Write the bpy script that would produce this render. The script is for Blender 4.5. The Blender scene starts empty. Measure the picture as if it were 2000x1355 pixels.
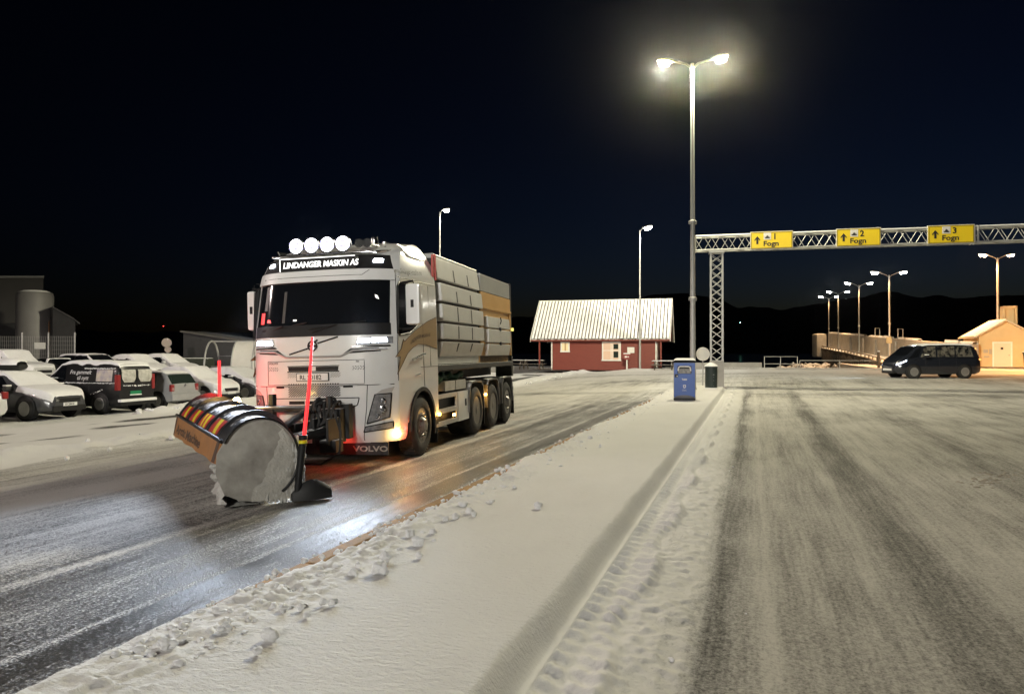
import bpy, bmesh, math, random
import numpy as np
from mathutils import Matrix, Vector
R = math.radians
sc = bpy.context.scene
col = sc.collection
random.seed(7)
rng = np.random.default_rng(11)

# ------------------------------------------------------------ camera
cam_d = bpy.data.cameras.new('camera')
cam = bpy.data.objects.new('camera', cam_d)
col.objects.link(cam)
sc.camera = cam
cam.location = (0, 0, 1.75)
cam.rotation_euler = (R(90.375), 0, 0)
cam_d.sensor_width = 36
cam_d.lens = 36 * 1450 / 2000
cam_d.clip_start = 0.1
cam_d.clip_end = 12000
sc.render.resolution_x, sc.render.resolution_y = 1024, 693
sc.view_settings.view_transform = 'Standard'
sc.view_settings.look = 'None'
sc.view_settings.exposure = 1.1
sc.view_settings.gamma = 1

# ------------------------------------------------------------ night sky
w = bpy.data.worlds.new('World')
sc.world = w
w.use_nodes = True
nt = w.node_tree
bg = nt.nodes['Background']
sky = nt.nodes.new('ShaderNodeTexSky')
sky.sky_type = 'NISHITA'
sky.sun_disc = False
sky.sun_elevation = R(-5.5)
sky.sun_rotation = R(35)
tint = nt.nodes.new('ShaderNodeMix'); tint.data_type = 'RGBA'; tint.blend_type = 'MULTIPLY'
tint.inputs[0].default_value = 1
tint.inputs[7].default_value = (0.62, 1.0, 2.1, 1)
nt.links.new(sky.outputs[0], tint.inputs[6])
nt.links.new(tint.outputs[2], bg.inputs[0])
bg.inputs[1].default_value = 0.062

sc.cycles.sample_clamp_indirect = 4
sc.cycles.max_bounces = 6
sc.cycles.diffuse_bounces = 3

# light levels in one place
P_MAST, P_MAST_BACK, P_STREET, P_PIER = 1500, 900, 600, 1100
MASTCOL = (1.0, 0.925, 0.67)
HEAD_COL = (0.72, 0.83, 1.0)

# ------------------------------------------------------------ road frame: t across (right), s along
AL = R(17.95)
ca, sa = math.cos(AL), math.sin(AL)
def W(t, s):
    return (t * ca + s * sa, -t * sa + s * ca)
def TS(x, y):
    return (x * ca - y * sa, x * sa + y * ca)
def sstep(a, b, x):
    u = np.clip((x - a) / (b - a), 0, 1)
    return u * u * (3 - 2 * u)
def hash2(ix, iy, seed):
    h = (ix.astype(np.int64) * 374761393 + iy.astype(np.int64) * 668265263 + seed * 982451653) & 0xFFFFFFFF
    h = ((h ^ (h >> 13)) * 1274126177) & 0xFFFFFFFF
    return ((h ^ (h >> 16)) & 0xFFFF) / 65535.0
def vnoise(x, y, seed=0):
    x = np.asarray(x, float); y = np.asarray(y, float)
    ix = np.floor(x); iy = np.floor(y)
    fx = x - ix; fy = y - iy
    fx = fx * fx * (3 - 2 * fx); fy = fy * fy * (3 - 2 * fy)
    a = hash2(ix, iy, seed); b = hash2(ix + 1, iy, seed)
    c = hash2(ix, iy + 1, seed); d = hash2(ix + 1, iy + 1, seed)
    return a + (b - a) * fx + (c - a) * fy + (a - b - c + d) * fx * fy
def fbm(x, y, seed=0, o=3):
    r = 0; a = 0.5; n = 0
    for k in range(o):
        r = r + a * vnoise(x * 2 ** k, y * 2 ** k, seed + k * 17); n += a; a *= 0.5
    return r / n

ISL_L, ISL_R, ISL_E = -3.3, -1.17, 35.2
def island_mask(t, s):
    rr = 0.9
    tc = (ISL_L + ISL_R) / 2; hw = (ISL_R - ISL_L) / 2
    dx = np.maximum(np.abs(t - tc) - (hw - rr), 0); dy = np.maximum(s - (ISL_E - rr), 0)
    d = np.sqrt(dx * dx + dy * dy) - rr
    return d           # signed distance, negative inside
def base_z(t, s):
    t = np.asarray(t, float); s = np.asarray(s, float)
    z = np.interp(t, [-60, -34, -31, -23, -21, -12, -7.6, -5, -3.3], [0, 0, -.05, -.5, -.5, -.2, -.065, 0, 0.005])
    y = -t * sa + s * ca
    z = z * (1 - sstep(42, 54, y) * sstep(-26, -16, t))
    z = z + .28 * sstep(29, 46, y) * sstep(-16, -8, t)
    return z
def gz(x, y):
    t, s = TS(x, y)
    z = float(base_z(t, s))
    if island_mask(t, s) < -0.05: z += .17
    return z

# ------------------------------------------------------------ materials
MATS = {}
def mat(name, c, rough=.5, metal=0, c2=None, nscale=3, bump=0, bscale=30, coat=0, dust=0, emit=None, es=0, spec=.5, dscale=6, nmix=1.0, stretch=None):
    m = bpy.data.materials.new(name); m.use_nodes = True
    n = m.node_tree; L = n.links
    p = n.nodes['Principled BSDF']
    p.inputs['Base Color'].default_value = (*c, 1)
    p.inputs['Roughness'].default_value = rough
    p.inputs['Metallic'].default_value = metal
    p.inputs['Specular IOR Level'].default_value = spec
    if coat:
        p.inputs['Coat Weight'].default_value = coat
        p.inputs['Coat Roughness'].default_value = .08
    if emit:
        p.inputs['Emission Color'].default_value = (*emit, 1)
        p.inputs['Emission Strength'].default_value = es
    tc = n.nodes.new('ShaderNodeTexCoord')
    vec = tc.outputs['Object']
    if stretch:
        mp = n.nodes.new('ShaderNodeMapping'); mp.inputs['Scale'].default_value = stretch
        L.new(vec, mp.inputs[0]); vec = mp.outputs[0]
    cur = None
    if c2:
        nz = n.nodes.new('ShaderNodeTexNoise'); nz.inputs['Scale'].default_value = nscale
        nz.inputs['Detail'].default_value = 5
        nz.inputs['Roughness'].default_value = .62
        L.new(vec, nz.inputs['Vector'])
        rp = n.nodes.new('ShaderNodeValToRGB')
        rp.color_ramp.elements[0].position = .5 - .22 * nmix; rp.color_ramp.elements[1].position = .5 + .22 * nmix
        rp.color_ramp.elements[0].color = (*c, 1); rp.color_ramp.elements[1].color = (*c2, 1)
        L.new(nz.outputs[0], rp.inputs[0])
        cur = rp.outputs[0]
    if dust:
        g = n.nodes.new('ShaderNodeNewGeometry')
        sx = n.nodes.new('ShaderNodeSeparateXYZ'); L.new(g.outputs['Normal'], sx.inputs[0])
        nz2 = n.nodes.new('ShaderNodeTexNoise'); nz2.inputs['Scale'].default_value = dscale; nz2.inputs['Detail'].default_value = 6
        L.new(tc.outputs['Object'], nz2.inputs['Vector'])
        a = n.nodes.new('ShaderNodeMath'); a.operation = 'MULTIPLY_ADD'; a.inputs[1].default_value = .9; 
        L.new(nz2.outputs[0], a.inputs[0]); L.new(sx.outputs[2], a.inputs[2])
        rp2 = n.nodes.new('ShaderNodeMapRange'); rp2.inputs[1].default_value = 1.35 - dust; rp2.inputs[2].default_value = 1.5 - dust
        L.new(a.outputs[0], rp2.inputs[0])
        mx = n.nodes.new('ShaderNodeMix'); mx.data_type = 'RGBA'
        L.new(rp2.outputs[0], mx.inputs[0])
        if cur: L.new(cur, mx.inputs[6])
        else: mx.inputs[6].default_value = (*c, 1)
        mx.inputs[7].default_value = (.78, .78, .78, 1)
        cur = mx.outputs[2]
        mr = n.nodes.new('ShaderNodeMix'); L.new(rp2.outputs[0], mr.inputs[0])
        mr.inputs[2].default_value = rough; mr.inputs[3].default_value = .75
        L.new(mr.outputs[0], p.inputs['Roughness'])
    if cur: L.new(cur, p.inputs['Base Color'])
    if bump:
        nb = n.nodes.new('ShaderNodeTexNoise'); nb.inputs['Scale'].default_value = bscale; nb.inputs['Detail'].default_value = 4
        L.new(vec, nb.inputs['Vector'])
        bp = n.nodes.new('ShaderNodeBump'); bp.inputs['Strength'].default_value = min(1, bump); bp.inputs['Distance'].default_value = .02
        L.new(nb.outputs[0], bp.inputs['Height']); L.new(bp.outputs[0], p.inputs['Normal'])
    MATS[name] = m
    return m

SNOW = mat('snow', (.78, .78, .79), .7, c2=(.84, .84, .85), nscale=4, bump=.5, bscale=55, spec=.25)
PAINT = mat('white_paint', (.66, .66, .65), .32, c2=(.73, .73, .72), nscale=1.6, coat=.5)
PAINTD = mat('white_paint_dirty', (.40, .38, .34), .45, c2=(.62, .60, .56), nscale=2.2, coat=.2)
BLACK = mat('black_plastic', (.010, .010, .011), .5, c2=(.018, .018, .018), spec=.25)
BLACKD = mat('black_steel_snowy', (.012, .012, .013), .6, c2=(.022, .022, .022), dust=.12, dscale=14)
RUBBER = mat('tyre_rubber', (.014, .014, .014), .8, c2=(.045, .043, .042), nscale=7, bump=.4, bscale=40)
GLASS = mat('dark_glass', (.006, .007, .009), .06, spec=.7)
VANGL = mat('painted_reflection_glass', (.012, .013, .015), .1, c2=(.14, .13, .11), nscale=4.5, nmix=.35)  # bright reflections on the van panes painted in as pale blotches
GLASSG = mat('dark_glass_green', (.02, .03, .026), .1, spec=.6)
CHROME = mat('chrome', (.75, .75, .75), .18, metal=1, c2=(.6, .6, .6))
ALU = mat('aluminium', (.5, .5, .5), .38, metal=.8, c2=(.38, .38, .38), nscale=4)
STEEL = mat('galvanised_steel', (.33, .33, .33), .5, metal=.55, c2=(.24, .24, .24), nscale=8)
GOLD = mat('gold_foil', (.30, .19, .075), .4, c2=(.36, .235, .10), nscale=2)
GOLDD = mat('gold_outline', (.09, .05, .025), .5)
TANK = mat('tank_grey', (.48, .48, .465), .5, c2=(.55, .55, .535), nscale=2.5, dust=.22, dscale=12)
YELLOW = mat('container_yellow', (.50, .27, .06), .45, c2=(.56, .33, .10), nscale=1.8)
GREYP = mat('grey_panel', (.24, .25, .25), .5, c2=(.30, .31, .31), nscale=2)
ORANGE = mat('orange_rubber', (.42, .17, .025), .55, c2=(.28, .12, .03), nscale=2.5, bump=.2)
BROWN = mat('faded_lettering', (.07, .03, .01), .6)
PLGREY = mat('plough_grey', (.55, .53, .48), .75, c2=(.17, .155, .135), nscale=1.5, bump=.4, bscale=9, nmix=.9)
PLDARK = mat('plough_black', (.02, .021, .023), .33, c2=(.035, .036, .04), nscale=5, dust=.05, dscale=14)
RED = mat('red_reflector', (.55, .03, .02), .4)
YEL = mat('yellow_reflector', (.85, .72, .02), .4)
ROD = mat('red_rod', (.7, .03, .03), .4, emit=(1, .02, .025), es=.9)
AMBER = mat('amber_lamp', (.8, .35, .02), .3, emit=(1, .5, .1), es=14)
AMBERB = mat('amber_lamp_bright', (.8, .45, .1), .3, emit=(1, .62, .2), es=45)
REDL = mat('red_lamp', (.6, .02, .02), .3, emit=(1, .05, .04), es=5)
REDT = mat('red_tail', (.22, .012, .012), .3, c2=(.3, .03, .03))
WHITEL = mat('white_led', (.8, .85, 1), .3, emit=(.82, .9, 1), es=22)
ROOFL = mat('roof_lamp_lens', (.8, .85, 1), .3, emit=(.86, .88, 1), es=5)
LAVBAR = mat('lamp_bar', (.35, .33, .6), .4, emit=(.42, .40, .85), es=.35)
LITTXT = mat('lit_letters', (.9, .9, .9), .4, emit=(1, 1, .97), es=.9)
LAMPW = mat('lamp_lens_warm', (1, .95, .8), .3, emit=(1, .88, .45), es=220)
LAMPC = mat('lamp_lens_cool', (1, 1, 1), .3, emit=(1, .97, .88), es=60)
LAMPO = mat('lamp_lens_orange', (1, .7, .4), .3, emit=(1, .62, .34), es=70)
LENS = mat('headlamp_glass', (.10, .10, .11), .12, c2=(.28, .28, .29), nscale=14, spec=.8)
PLATE = mat('number_plate', (.72, .72, .72), .4)
INK = mat('black_ink', (.012, .012, .012), .5)
GREENPL = mat('green_plate', (.01, .22, .09), .4)
GREEN = mat('green_hose', (.01, .055, .03), .6, c2=(.02, .08, .045), bump=.5, bscale=20)
REDWOOD = mat('red_timber', (.15, .020, .010), .6, c2=(.19, .028, .014), nscale=3, stretch=(1, 1, 6), bump=.15)
WHITEWOOD = mat('white_timber', (.72, .70, .66), .5, c2=(.64, .62, .58), nscale=4)
DARKTIMBER = mat('dark_timber', (.06, .045, .035), .7, c2=(.10, .08, .06), dust=.3)
CONC = mat('concrete', (.26, .25, .235), .85, c2=(.36, .35, .33), nscale=1.2, bump=.3, bscale=12, dust=.25)
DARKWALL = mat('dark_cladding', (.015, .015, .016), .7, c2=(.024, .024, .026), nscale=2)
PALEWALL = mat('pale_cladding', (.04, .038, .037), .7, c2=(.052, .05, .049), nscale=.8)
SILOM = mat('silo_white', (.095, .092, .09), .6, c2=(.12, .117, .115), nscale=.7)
CREAM = mat('cream_cladding', (.52, .40, .22), .6, c2=(.57, .44, .25), nscale=2)
SIGNY = mat('sign_yellow', (.78, .56, .01), .4, dust=.0, c2=(.82, .6, .015), nscale=2)
SIGNB = mat('sign_back', (.5, .5, .48), .5, c2=(.42, .42, .41))
BINBLUE = mat('bin_blue', (.02, .075, .30), .4, c2=(.03, .095, .36), nscale=2, coat=.2)
BINDARK = mat('bin_dark', (.016, .028, .026), .5, c2=(.022, .036, .034), nscale=4)
WARMWIN = mat('lit_window', (.5, .35, .25), .3, emit=(1, .62, .42), es=.10)
WARMWIN2 = mat('lit_window_cream', (.6, .5, .3), .3, emit=(1, .8, .45), es=.14)
ROCK = mat('rock', (.10, .095, .09), .85, c2=(.2, .19, .18), nscale=3, bump=.6, bscale=6, dust=.3)
KERBY = mat('kerb_yellow', (.42, .22, .05), .8, c2=(.22, .15, .09), nscale=7, bump=.4, bscale=50)
WATER = mat('sea_water', (.004, .006, .010), .12, bump=.35, bscale=.6)
MOUNT = mat('mountain', (.012, .013, .014), .95, c2=(.022, .023, .025), nscale=.01)
POLEM = mat('pole_galvanised', (.42, .42, .40), .5, metal=.35, c2=(.34, .34, .33), nscale=6, stretch=(1, 1, .15))

# ------------------------------------------------------------ mesh builder
class MB:
    def __init__(s): s.v = []; s.f = []; s.mi = []; s.cur = 0; s.wn = False
    def add(s, vs, fs, T=None):
        b = len(s.v)
        if T is not None: vs = [T @ Vector(q) for q in vs]
        s.v += [tuple(q) for q in vs]
        s.f += [tuple(i + b for i in f) for f in fs]
        s.mi += [s.cur] * len(fs)
        return s
    def slot(s, k): s.cur = k; return s
    def box(s, a, b, T=None):
        x0, y0, z0 = a; x1, y1, z1 = b
        vs = [(x0,y0,z0),(x1,y0,z0),(x1,y1,z0),(x0,y1,z0),(x0,y0,z1),(x1,y0,z1),(x1,y1,z1),(x0,y1,z1)]
        return s.add(vs, [(0,3,2,1),(4,5,6,7),(0,1,5,4),(1,2,6,5),(2,3,7,6),(3,0,4,7)], T)
    def rbox(s, a, b, r, axis='y'):
        # box with chamfered edges along the outward face (two-step pyramid) - cheap bevel
        x0, y0, z0 = a; x1, y1, z1 = b
        s.wn = True
        bm = bmesh.new(); bmesh.ops.create_cube(bm, size=1)
        for q in bm.verts: q.co = Vector((x0 + (q.co.x + .5) * (x1 - x0), y0 + (q.co.y + .5) * (y1 - y0), z0 + (q.co.z + .5) * (z1 - z0)))
        bmesh.ops.bevel(bm, geom=list(bm.edges), offset=r, segments=2, affect='EDGES', profile=.6)
        bm.verts.index_update()
        s.add([q.co.copy() for q in bm.verts], [[q.index for q in f.verts] for f in bm.faces]); bm.free(); return s
    def tube(s, pts, r, n=8, cap=True):
        pts = [Vector(q) for q in pts]; m = len(pts)
        rs = r if isinstance(r, (list, tuple)) else [r] * m
        vs = []; fs = []; up = None
        for i in range(m):
            d = (pts[min(i + 1, m - 1)] - pts[max(i - 1, 0)]).normalized()
            if up is None:
                up = Vector((0, 0, 1)) if abs(d.z) < .9 else Vector((1, 0, 0))
            a = d.cross(up).normalized(); b2 = a.cross(d).normalized(); up = b2
            for k in range(n):
                t = 2 * math.pi * k / n
                vs.append(pts[i] + (a * math.cos(t) + b2 * math.sin(t)) * rs[i])
        for i in range(m - 1):
            for k in range(n):
                fs.append((i*n + k, (i+1)*n + k, (i+1)*n + (k+1) % n, i*n + (k+1) % n))
        if cap:
            fs.append(tuple(range(n))); fs.append(tuple((m-1)*n + k for k in reversed(range(n))))
        return s.add(vs, fs)
    def lathe(s, prof, n=32, T=None):     # prof: (r, h) along +z
        vs = []; fs = []; m = len(prof)
        for (r, h) in prof:
            for k in range(n):
                t = 2 * math.pi * k / n; vs.append((r * math.cos(t), r * math.sin(t), h))
        for i in range(m - 1):
            for k in range(n):
                fs.append((i*n + k, i*n + (k+1) % n, (i+1)*n + (k+1) % n, (i+1)*n + k))
        if prof[0][0] > 1e-4: fs.append(tuple(reversed(range(n))))
        if prof[-1][0] > 1e-4: fs.append(tuple((m-1)*n + k for k in range(n)))
        return s.add(vs, fs, T)
    def prism(s, poly, fn, h0, h1):       # poly in 2D, fn(a,b,h) -> 3D
        n = len(poly)
        vs = [fn(a, b, h0) for a, b in poly] + [fn(a, b, h1) for a, b in poly]
        fs = [tuple(reversed(range(n))), tuple(range(n, 2*n))] + [(i, (i+1) % n, n + (i+1) % n, n + i) for i in range(n)]
        return s.add(vs, fs)
    def grid(s, P):                       # P[i][j] of points
        m, n = len(P), len(P[0]); b = []
        vs = [q for row in P for q in row]
        fs = [(i*n + j, i*n + j + 1, (i+1)*n + j + 1, (i+1)*n + j) for i in range(m-1) for j in range(n-1)]
        return s.add(vs, fs)
    def text(s, string, fn, size, bold=0, shear=0, align='LEFT', ext=0):
        cu = bpy.data.curves.new('txt', 'FONT'); cu.body = string; cu.size = size; cu.offset = bold; cu.shear = shear
        cu.align_x = align; cu.resolution_u = 3
        o = bpy.data.objects.new('txt', cu); col.objects.link(o)
        dg = bpy.context.evaluated_depsgraph_get(); dg.update()
        me = bpy.data.meshes.new_from_object(o.evaluated_get(dg))
        s.add([Vector(fn(q.co.x, q.co.y)) for q in me.vertices], [tuple(p.vertices) for p in me.polygons])
        bpy.data.objects.remove(o); bpy.data.meshes.remove(me); bpy.data.curves.remove(cu)
        return s
    def build(s, name, m, parent=None, smooth=40, bevel=0):
        me = bpy.data.meshes.new(name)
        me.from_pydata(s.v, [], s.f)
        ms = m if isinstance(m, (list, tuple)) else [m]
        for q in ms: me.materials.append(q)
        if len(ms) > 1: me.polygons.foreach_set('material_index', s.mi)
        bm = bmesh.new(); bm.from_mesh(me)
        if smooth: bmesh.ops.recalc_face_normals(bm, faces=bm.faces)
        bm.to_mesh(me); bm.free()
        if smooth:
            me.polygons.foreach_set('use_smooth', [True] * len(me.polygons))
            me.set_sharp_from_angle(angle=R(smooth))
        me.update()
        o = bpy.data.objects.new(name, me); col.objects.link(o)
        if parent: o.parent = parent
        if bevel:
            b = o.modifiers.new('bevel', 'BEVEL'); b.width = bevel; b.segments = 2; b.limit_method = 'ANGLE'; b.angle_limit = R(35)
        if s.wn and smooth or (bevel and smooth): o.modifiers.new('weighted', 'WEIGHTED_NORMAL').keep_sharp = True
        return o

def tag(o, label=None, cat=None, group=None, kind=None):
    if label: o['label'] = label
    if cat: o['category'] = cat
    if group: o['group'] = group
    if kind: o['kind'] = kind
    return o
def empty(name, loc, rz=0, label=None, cat=None, group=None):
    o = bpy.data.objects.new(name, None); col.objects.link(o)
    o.location = loc; o.rotation_euler = (0, 0, rz); o.empty_display_size = .3
    return tag(o, label, cat, group)
def copy_tree(o, parent=None):
    c = o.copy(); col.objects.link(c); c.parent = parent
    for ch in list(o.children): copy_tree(ch, c)
    return c
def light(name, typ, loc, color, power, parent=None, size=.12, rot=None, spot=None, blend=.3, street=None):
    d = bpy.data.lights.new(name, typ); d.color = color; d.energy = power
    if typ in ('POINT', 'SPOT'): d.shadow_soft_size = size
    if typ == 'SPOT': d.spot_size = spot; d.spot_blend = blend
    if street:                       # lantern optics: throws more light sideways than straight down
        d.use_nodes = True
        n = d.node_tree; e = n.nodes['Emission']
        g = n.nodes.new('ShaderNodeNewGeometry')
        sx = n.nodes.new('ShaderNodeSeparateXYZ'); n.links.new(g.outputs['Incoming'], sx.inputs[0])
        ng = n.nodes.new('ShaderNodeMath'); ng.operation = 'MULTIPLY'; ng.inputs[1].default_value = street
        n.links.new(sx.outputs[2], ng.inputs[0])
        mx = n.nodes.new('ShaderNodeMath'); mx.operation = 'MAXIMUM'; mx.inputs[1].default_value = .22
        n.links.new(ng.outputs[0], mx.inputs[0])
        pw = n.nodes.new('ShaderNodeMath'); pw.operation = 'POWER'; pw.inputs[1].default_value = -1.7
        n.links.new(mx.outputs[0], pw.inputs[0])
        cut = n.nodes.new('ShaderNodeMapRange'); cut.inputs[1].default_value = .02; cut.inputs[2].default_value = .16
        n.links.new(ng.outputs[0], cut.inputs[0])
        ml = n.nodes.new('ShaderNodeMath'); ml.operation = 'MULTIPLY'
        n.links.new(pw.outputs[0], ml.inputs[0]); n.links.new(cut.outputs[0], ml.inputs[1])
        n.links.new(ml.outputs[0], e.inputs['Strength'])
    o = bpy.data.objects.new(name, d); col.objects.link(o); o.location = loc
    if rot is not None: o.rotation_euler = rot
    if parent: o.parent = parent
    return o

# ============================================================ GROUND
def ground_material():
    m = bpy.data.materials.new('road_and_snow'); m.use_nodes = True
    n = m.node_tree; L = n.links; p = n.nodes['Principled BSDF']
    N = n.nodes.new
    tc = N('ShaderNodeTexCoord')
    at = N('ShaderNodeAttribute'); at.attribute_name = 'snow'
    def noise(scale, stretch=None, detail=4, rough=.6):
        v = tc.outputs['Object']
        if stretch:
            mp = N('ShaderNodeMapping'); mp.inputs['Scale'].default_value = stretch; L.new(v, mp.inputs[0]); v = mp.outputs[0]
        q = N('ShaderNodeTexNoise'); q.inputs['Scale'].default_value = scale; q.inputs['Detail'].default_value = detail
        q.inputs['Roughness'].default_value = rough
        L.new(v, q.inputs['Vector']); return q.outputs[0]
    def math_(op, a, b, c=None):
        q = N('ShaderNodeMath'); q.operation = op
        for i, x in enumerate((a, b, c)):
            if x is None: continue
            if isinstance(x, (int, float)): q.inputs[i].default_value = x
            else: L.new(x, q.inputs[i])
        return q.outputs[0]
    streak = noise(5, (1, .05, 1), 5)
    streak2 = noise(26, (1, .035, 1), 3)
    grain = noise(52, None, 3, .8)
    grain2 = noise(28, (1, .6, 1), 4, .7)
    blot = noise(1.3, (1, .5, 1), 5)
    f = math_('MULTIPLY_ADD', math_('SUBTRACT', streak, .5), .75, at.outputs['Fac'])
    f = math_('MULTIPLY_ADD', math_('SUBTRACT', streak2, .5), .5, f)
    wet0 = N('ShaderNodeAttribute'); wet0.attribute_name = 'wet'
    f = math_('ADD', math_('MULTIPLY', math_('SUBTRACT', grain, .5), math_('MULTIPLY_ADD', wet0.outputs['Fac'], .8, .9)), f)
    f = math_('MULTIPLY_ADD', math_('SUBTRACT', grain2, .5), .8, f)
    f = math_('MULTIPLY_ADD', math_('SUBTRACT', blot, .5), .45, f)
    mr = N('ShaderNodeMapRange'); mr.interpolation_type = 'SMOOTHSTEP'
    mr.inputs[1].default_value = .28; mr.inputs[2].default_value = .86
    L.new(math_('MULTIPLY_ADD', wet0.outputs['Fac'], .34, -.06), mr.inputs[1]); L.new(math_('MULTIPLY_ADD', wet0.outputs['Fac'], -.22, 1.08), mr.inputs[2])
    L.new(f, mr.inputs[0]); fac = mr.outputs[0]
    # asphalt with pale stones
    ar = N('ShaderNodeValToRGB'); ar.color_ramp.elements[0].color = (.022, .021, .02, 1); ar.color_ramp.elements[1].color = (.105, .098, .09, 1)
    ar.color_ramp.elements[0].position = .35; ar.color_ramp.elements[1].position = .75
    L.new(grain, ar.inputs[0])
    sr = N('ShaderNodeValToRGB'); sr.color_ramp.elements[0].color = (.70, .69, .67, 1); sr.color_ramp.elements[1].color = (.83, .82, .81, 1)
    L.new(blot, sr.inputs[0])
    dirt = N('ShaderNodeAttribute'); dirt.attribute_name = 'dirt'
    dm = N('ShaderNodeMix'); dm.data_type = 'RGBA'; L.new(dirt.outputs['Fac'], dm.inputs[0]); L.new(sr.outputs[0], dm.inputs[6]); dm.inputs[7].default_value = (.32, .285, .21, 1)
    mx = N('ShaderNodeMix'); mx.data_type = 'RGBA'
    L.new(fac, mx.inputs[0]); L.new(ar.outputs[0], mx.inputs[6]); L.new(dm.outputs[2], mx.inputs[7])
    L.new(mx.outputs[2], p.inputs['Base Color'])
    wet = N('ShaderNodeAttribute'); wet.attribute_name = 'wet'
    wr = math_('MULTIPLY_ADD', wet.outputs['Fac'], -.52, .86)
    rr = N('ShaderNodeMix'); L.new(fac, rr.inputs[0]); L.new(wr, rr.inputs[2]); rr.inputs[3].default_value = .75
    L.new(rr.outputs[0], p.inputs['Roughness'])
    L.new(math_('MULTIPLY_ADD', wet.outputs['Fac'], .38, .12), p.inputs['Specular IOR Level'])
    # relief: wind-crusted snow and asphalt grain
    rip = noise(27, (.62, 1.2, 1), 4, .65)
    clean = N('ShaderNodeAttribute'); clean.attribute_name = 'clean'
    b1 = N('ShaderNodeBump'); b1.inputs['Distance'].default_value = .03
    L.new(rip, b1.inputs['Height']); L.new(math_('MULTIPLY_ADD', clean.outputs['Fac'], .85, .06), b1.inputs['Strength'])
    b2 = N('ShaderNodeBump'); b2.inputs['Distance'].default_value = .006; b2.inputs['Strength'].default_value = .7
    L.new(grain, b2.inputs['Height']); L.new(b1.outputs[0], b2.inputs['Normal'])
    b3 = N('ShaderNodeBump'); b3.inputs['Distance'].default_value = .01; b3.inputs['Strength'].default_value = .5
    L.new(fac, b3.inputs['Height']); L.new(b2.outputs[0], b3.inputs['Normal'])
    L.new(b3.outputs[0], p.inputs['Normal'])
    return m

def lines(segs):
    out = []
    for a, b, d0, d1 in segs:
        x = a; 
        while x < b - 1e-6:
            out.append(x); u = (x - a) / (b - a); x += d0 + (d1 - d0) * u
    out.append(segs[-1][1])
    return np.array(out)

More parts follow.
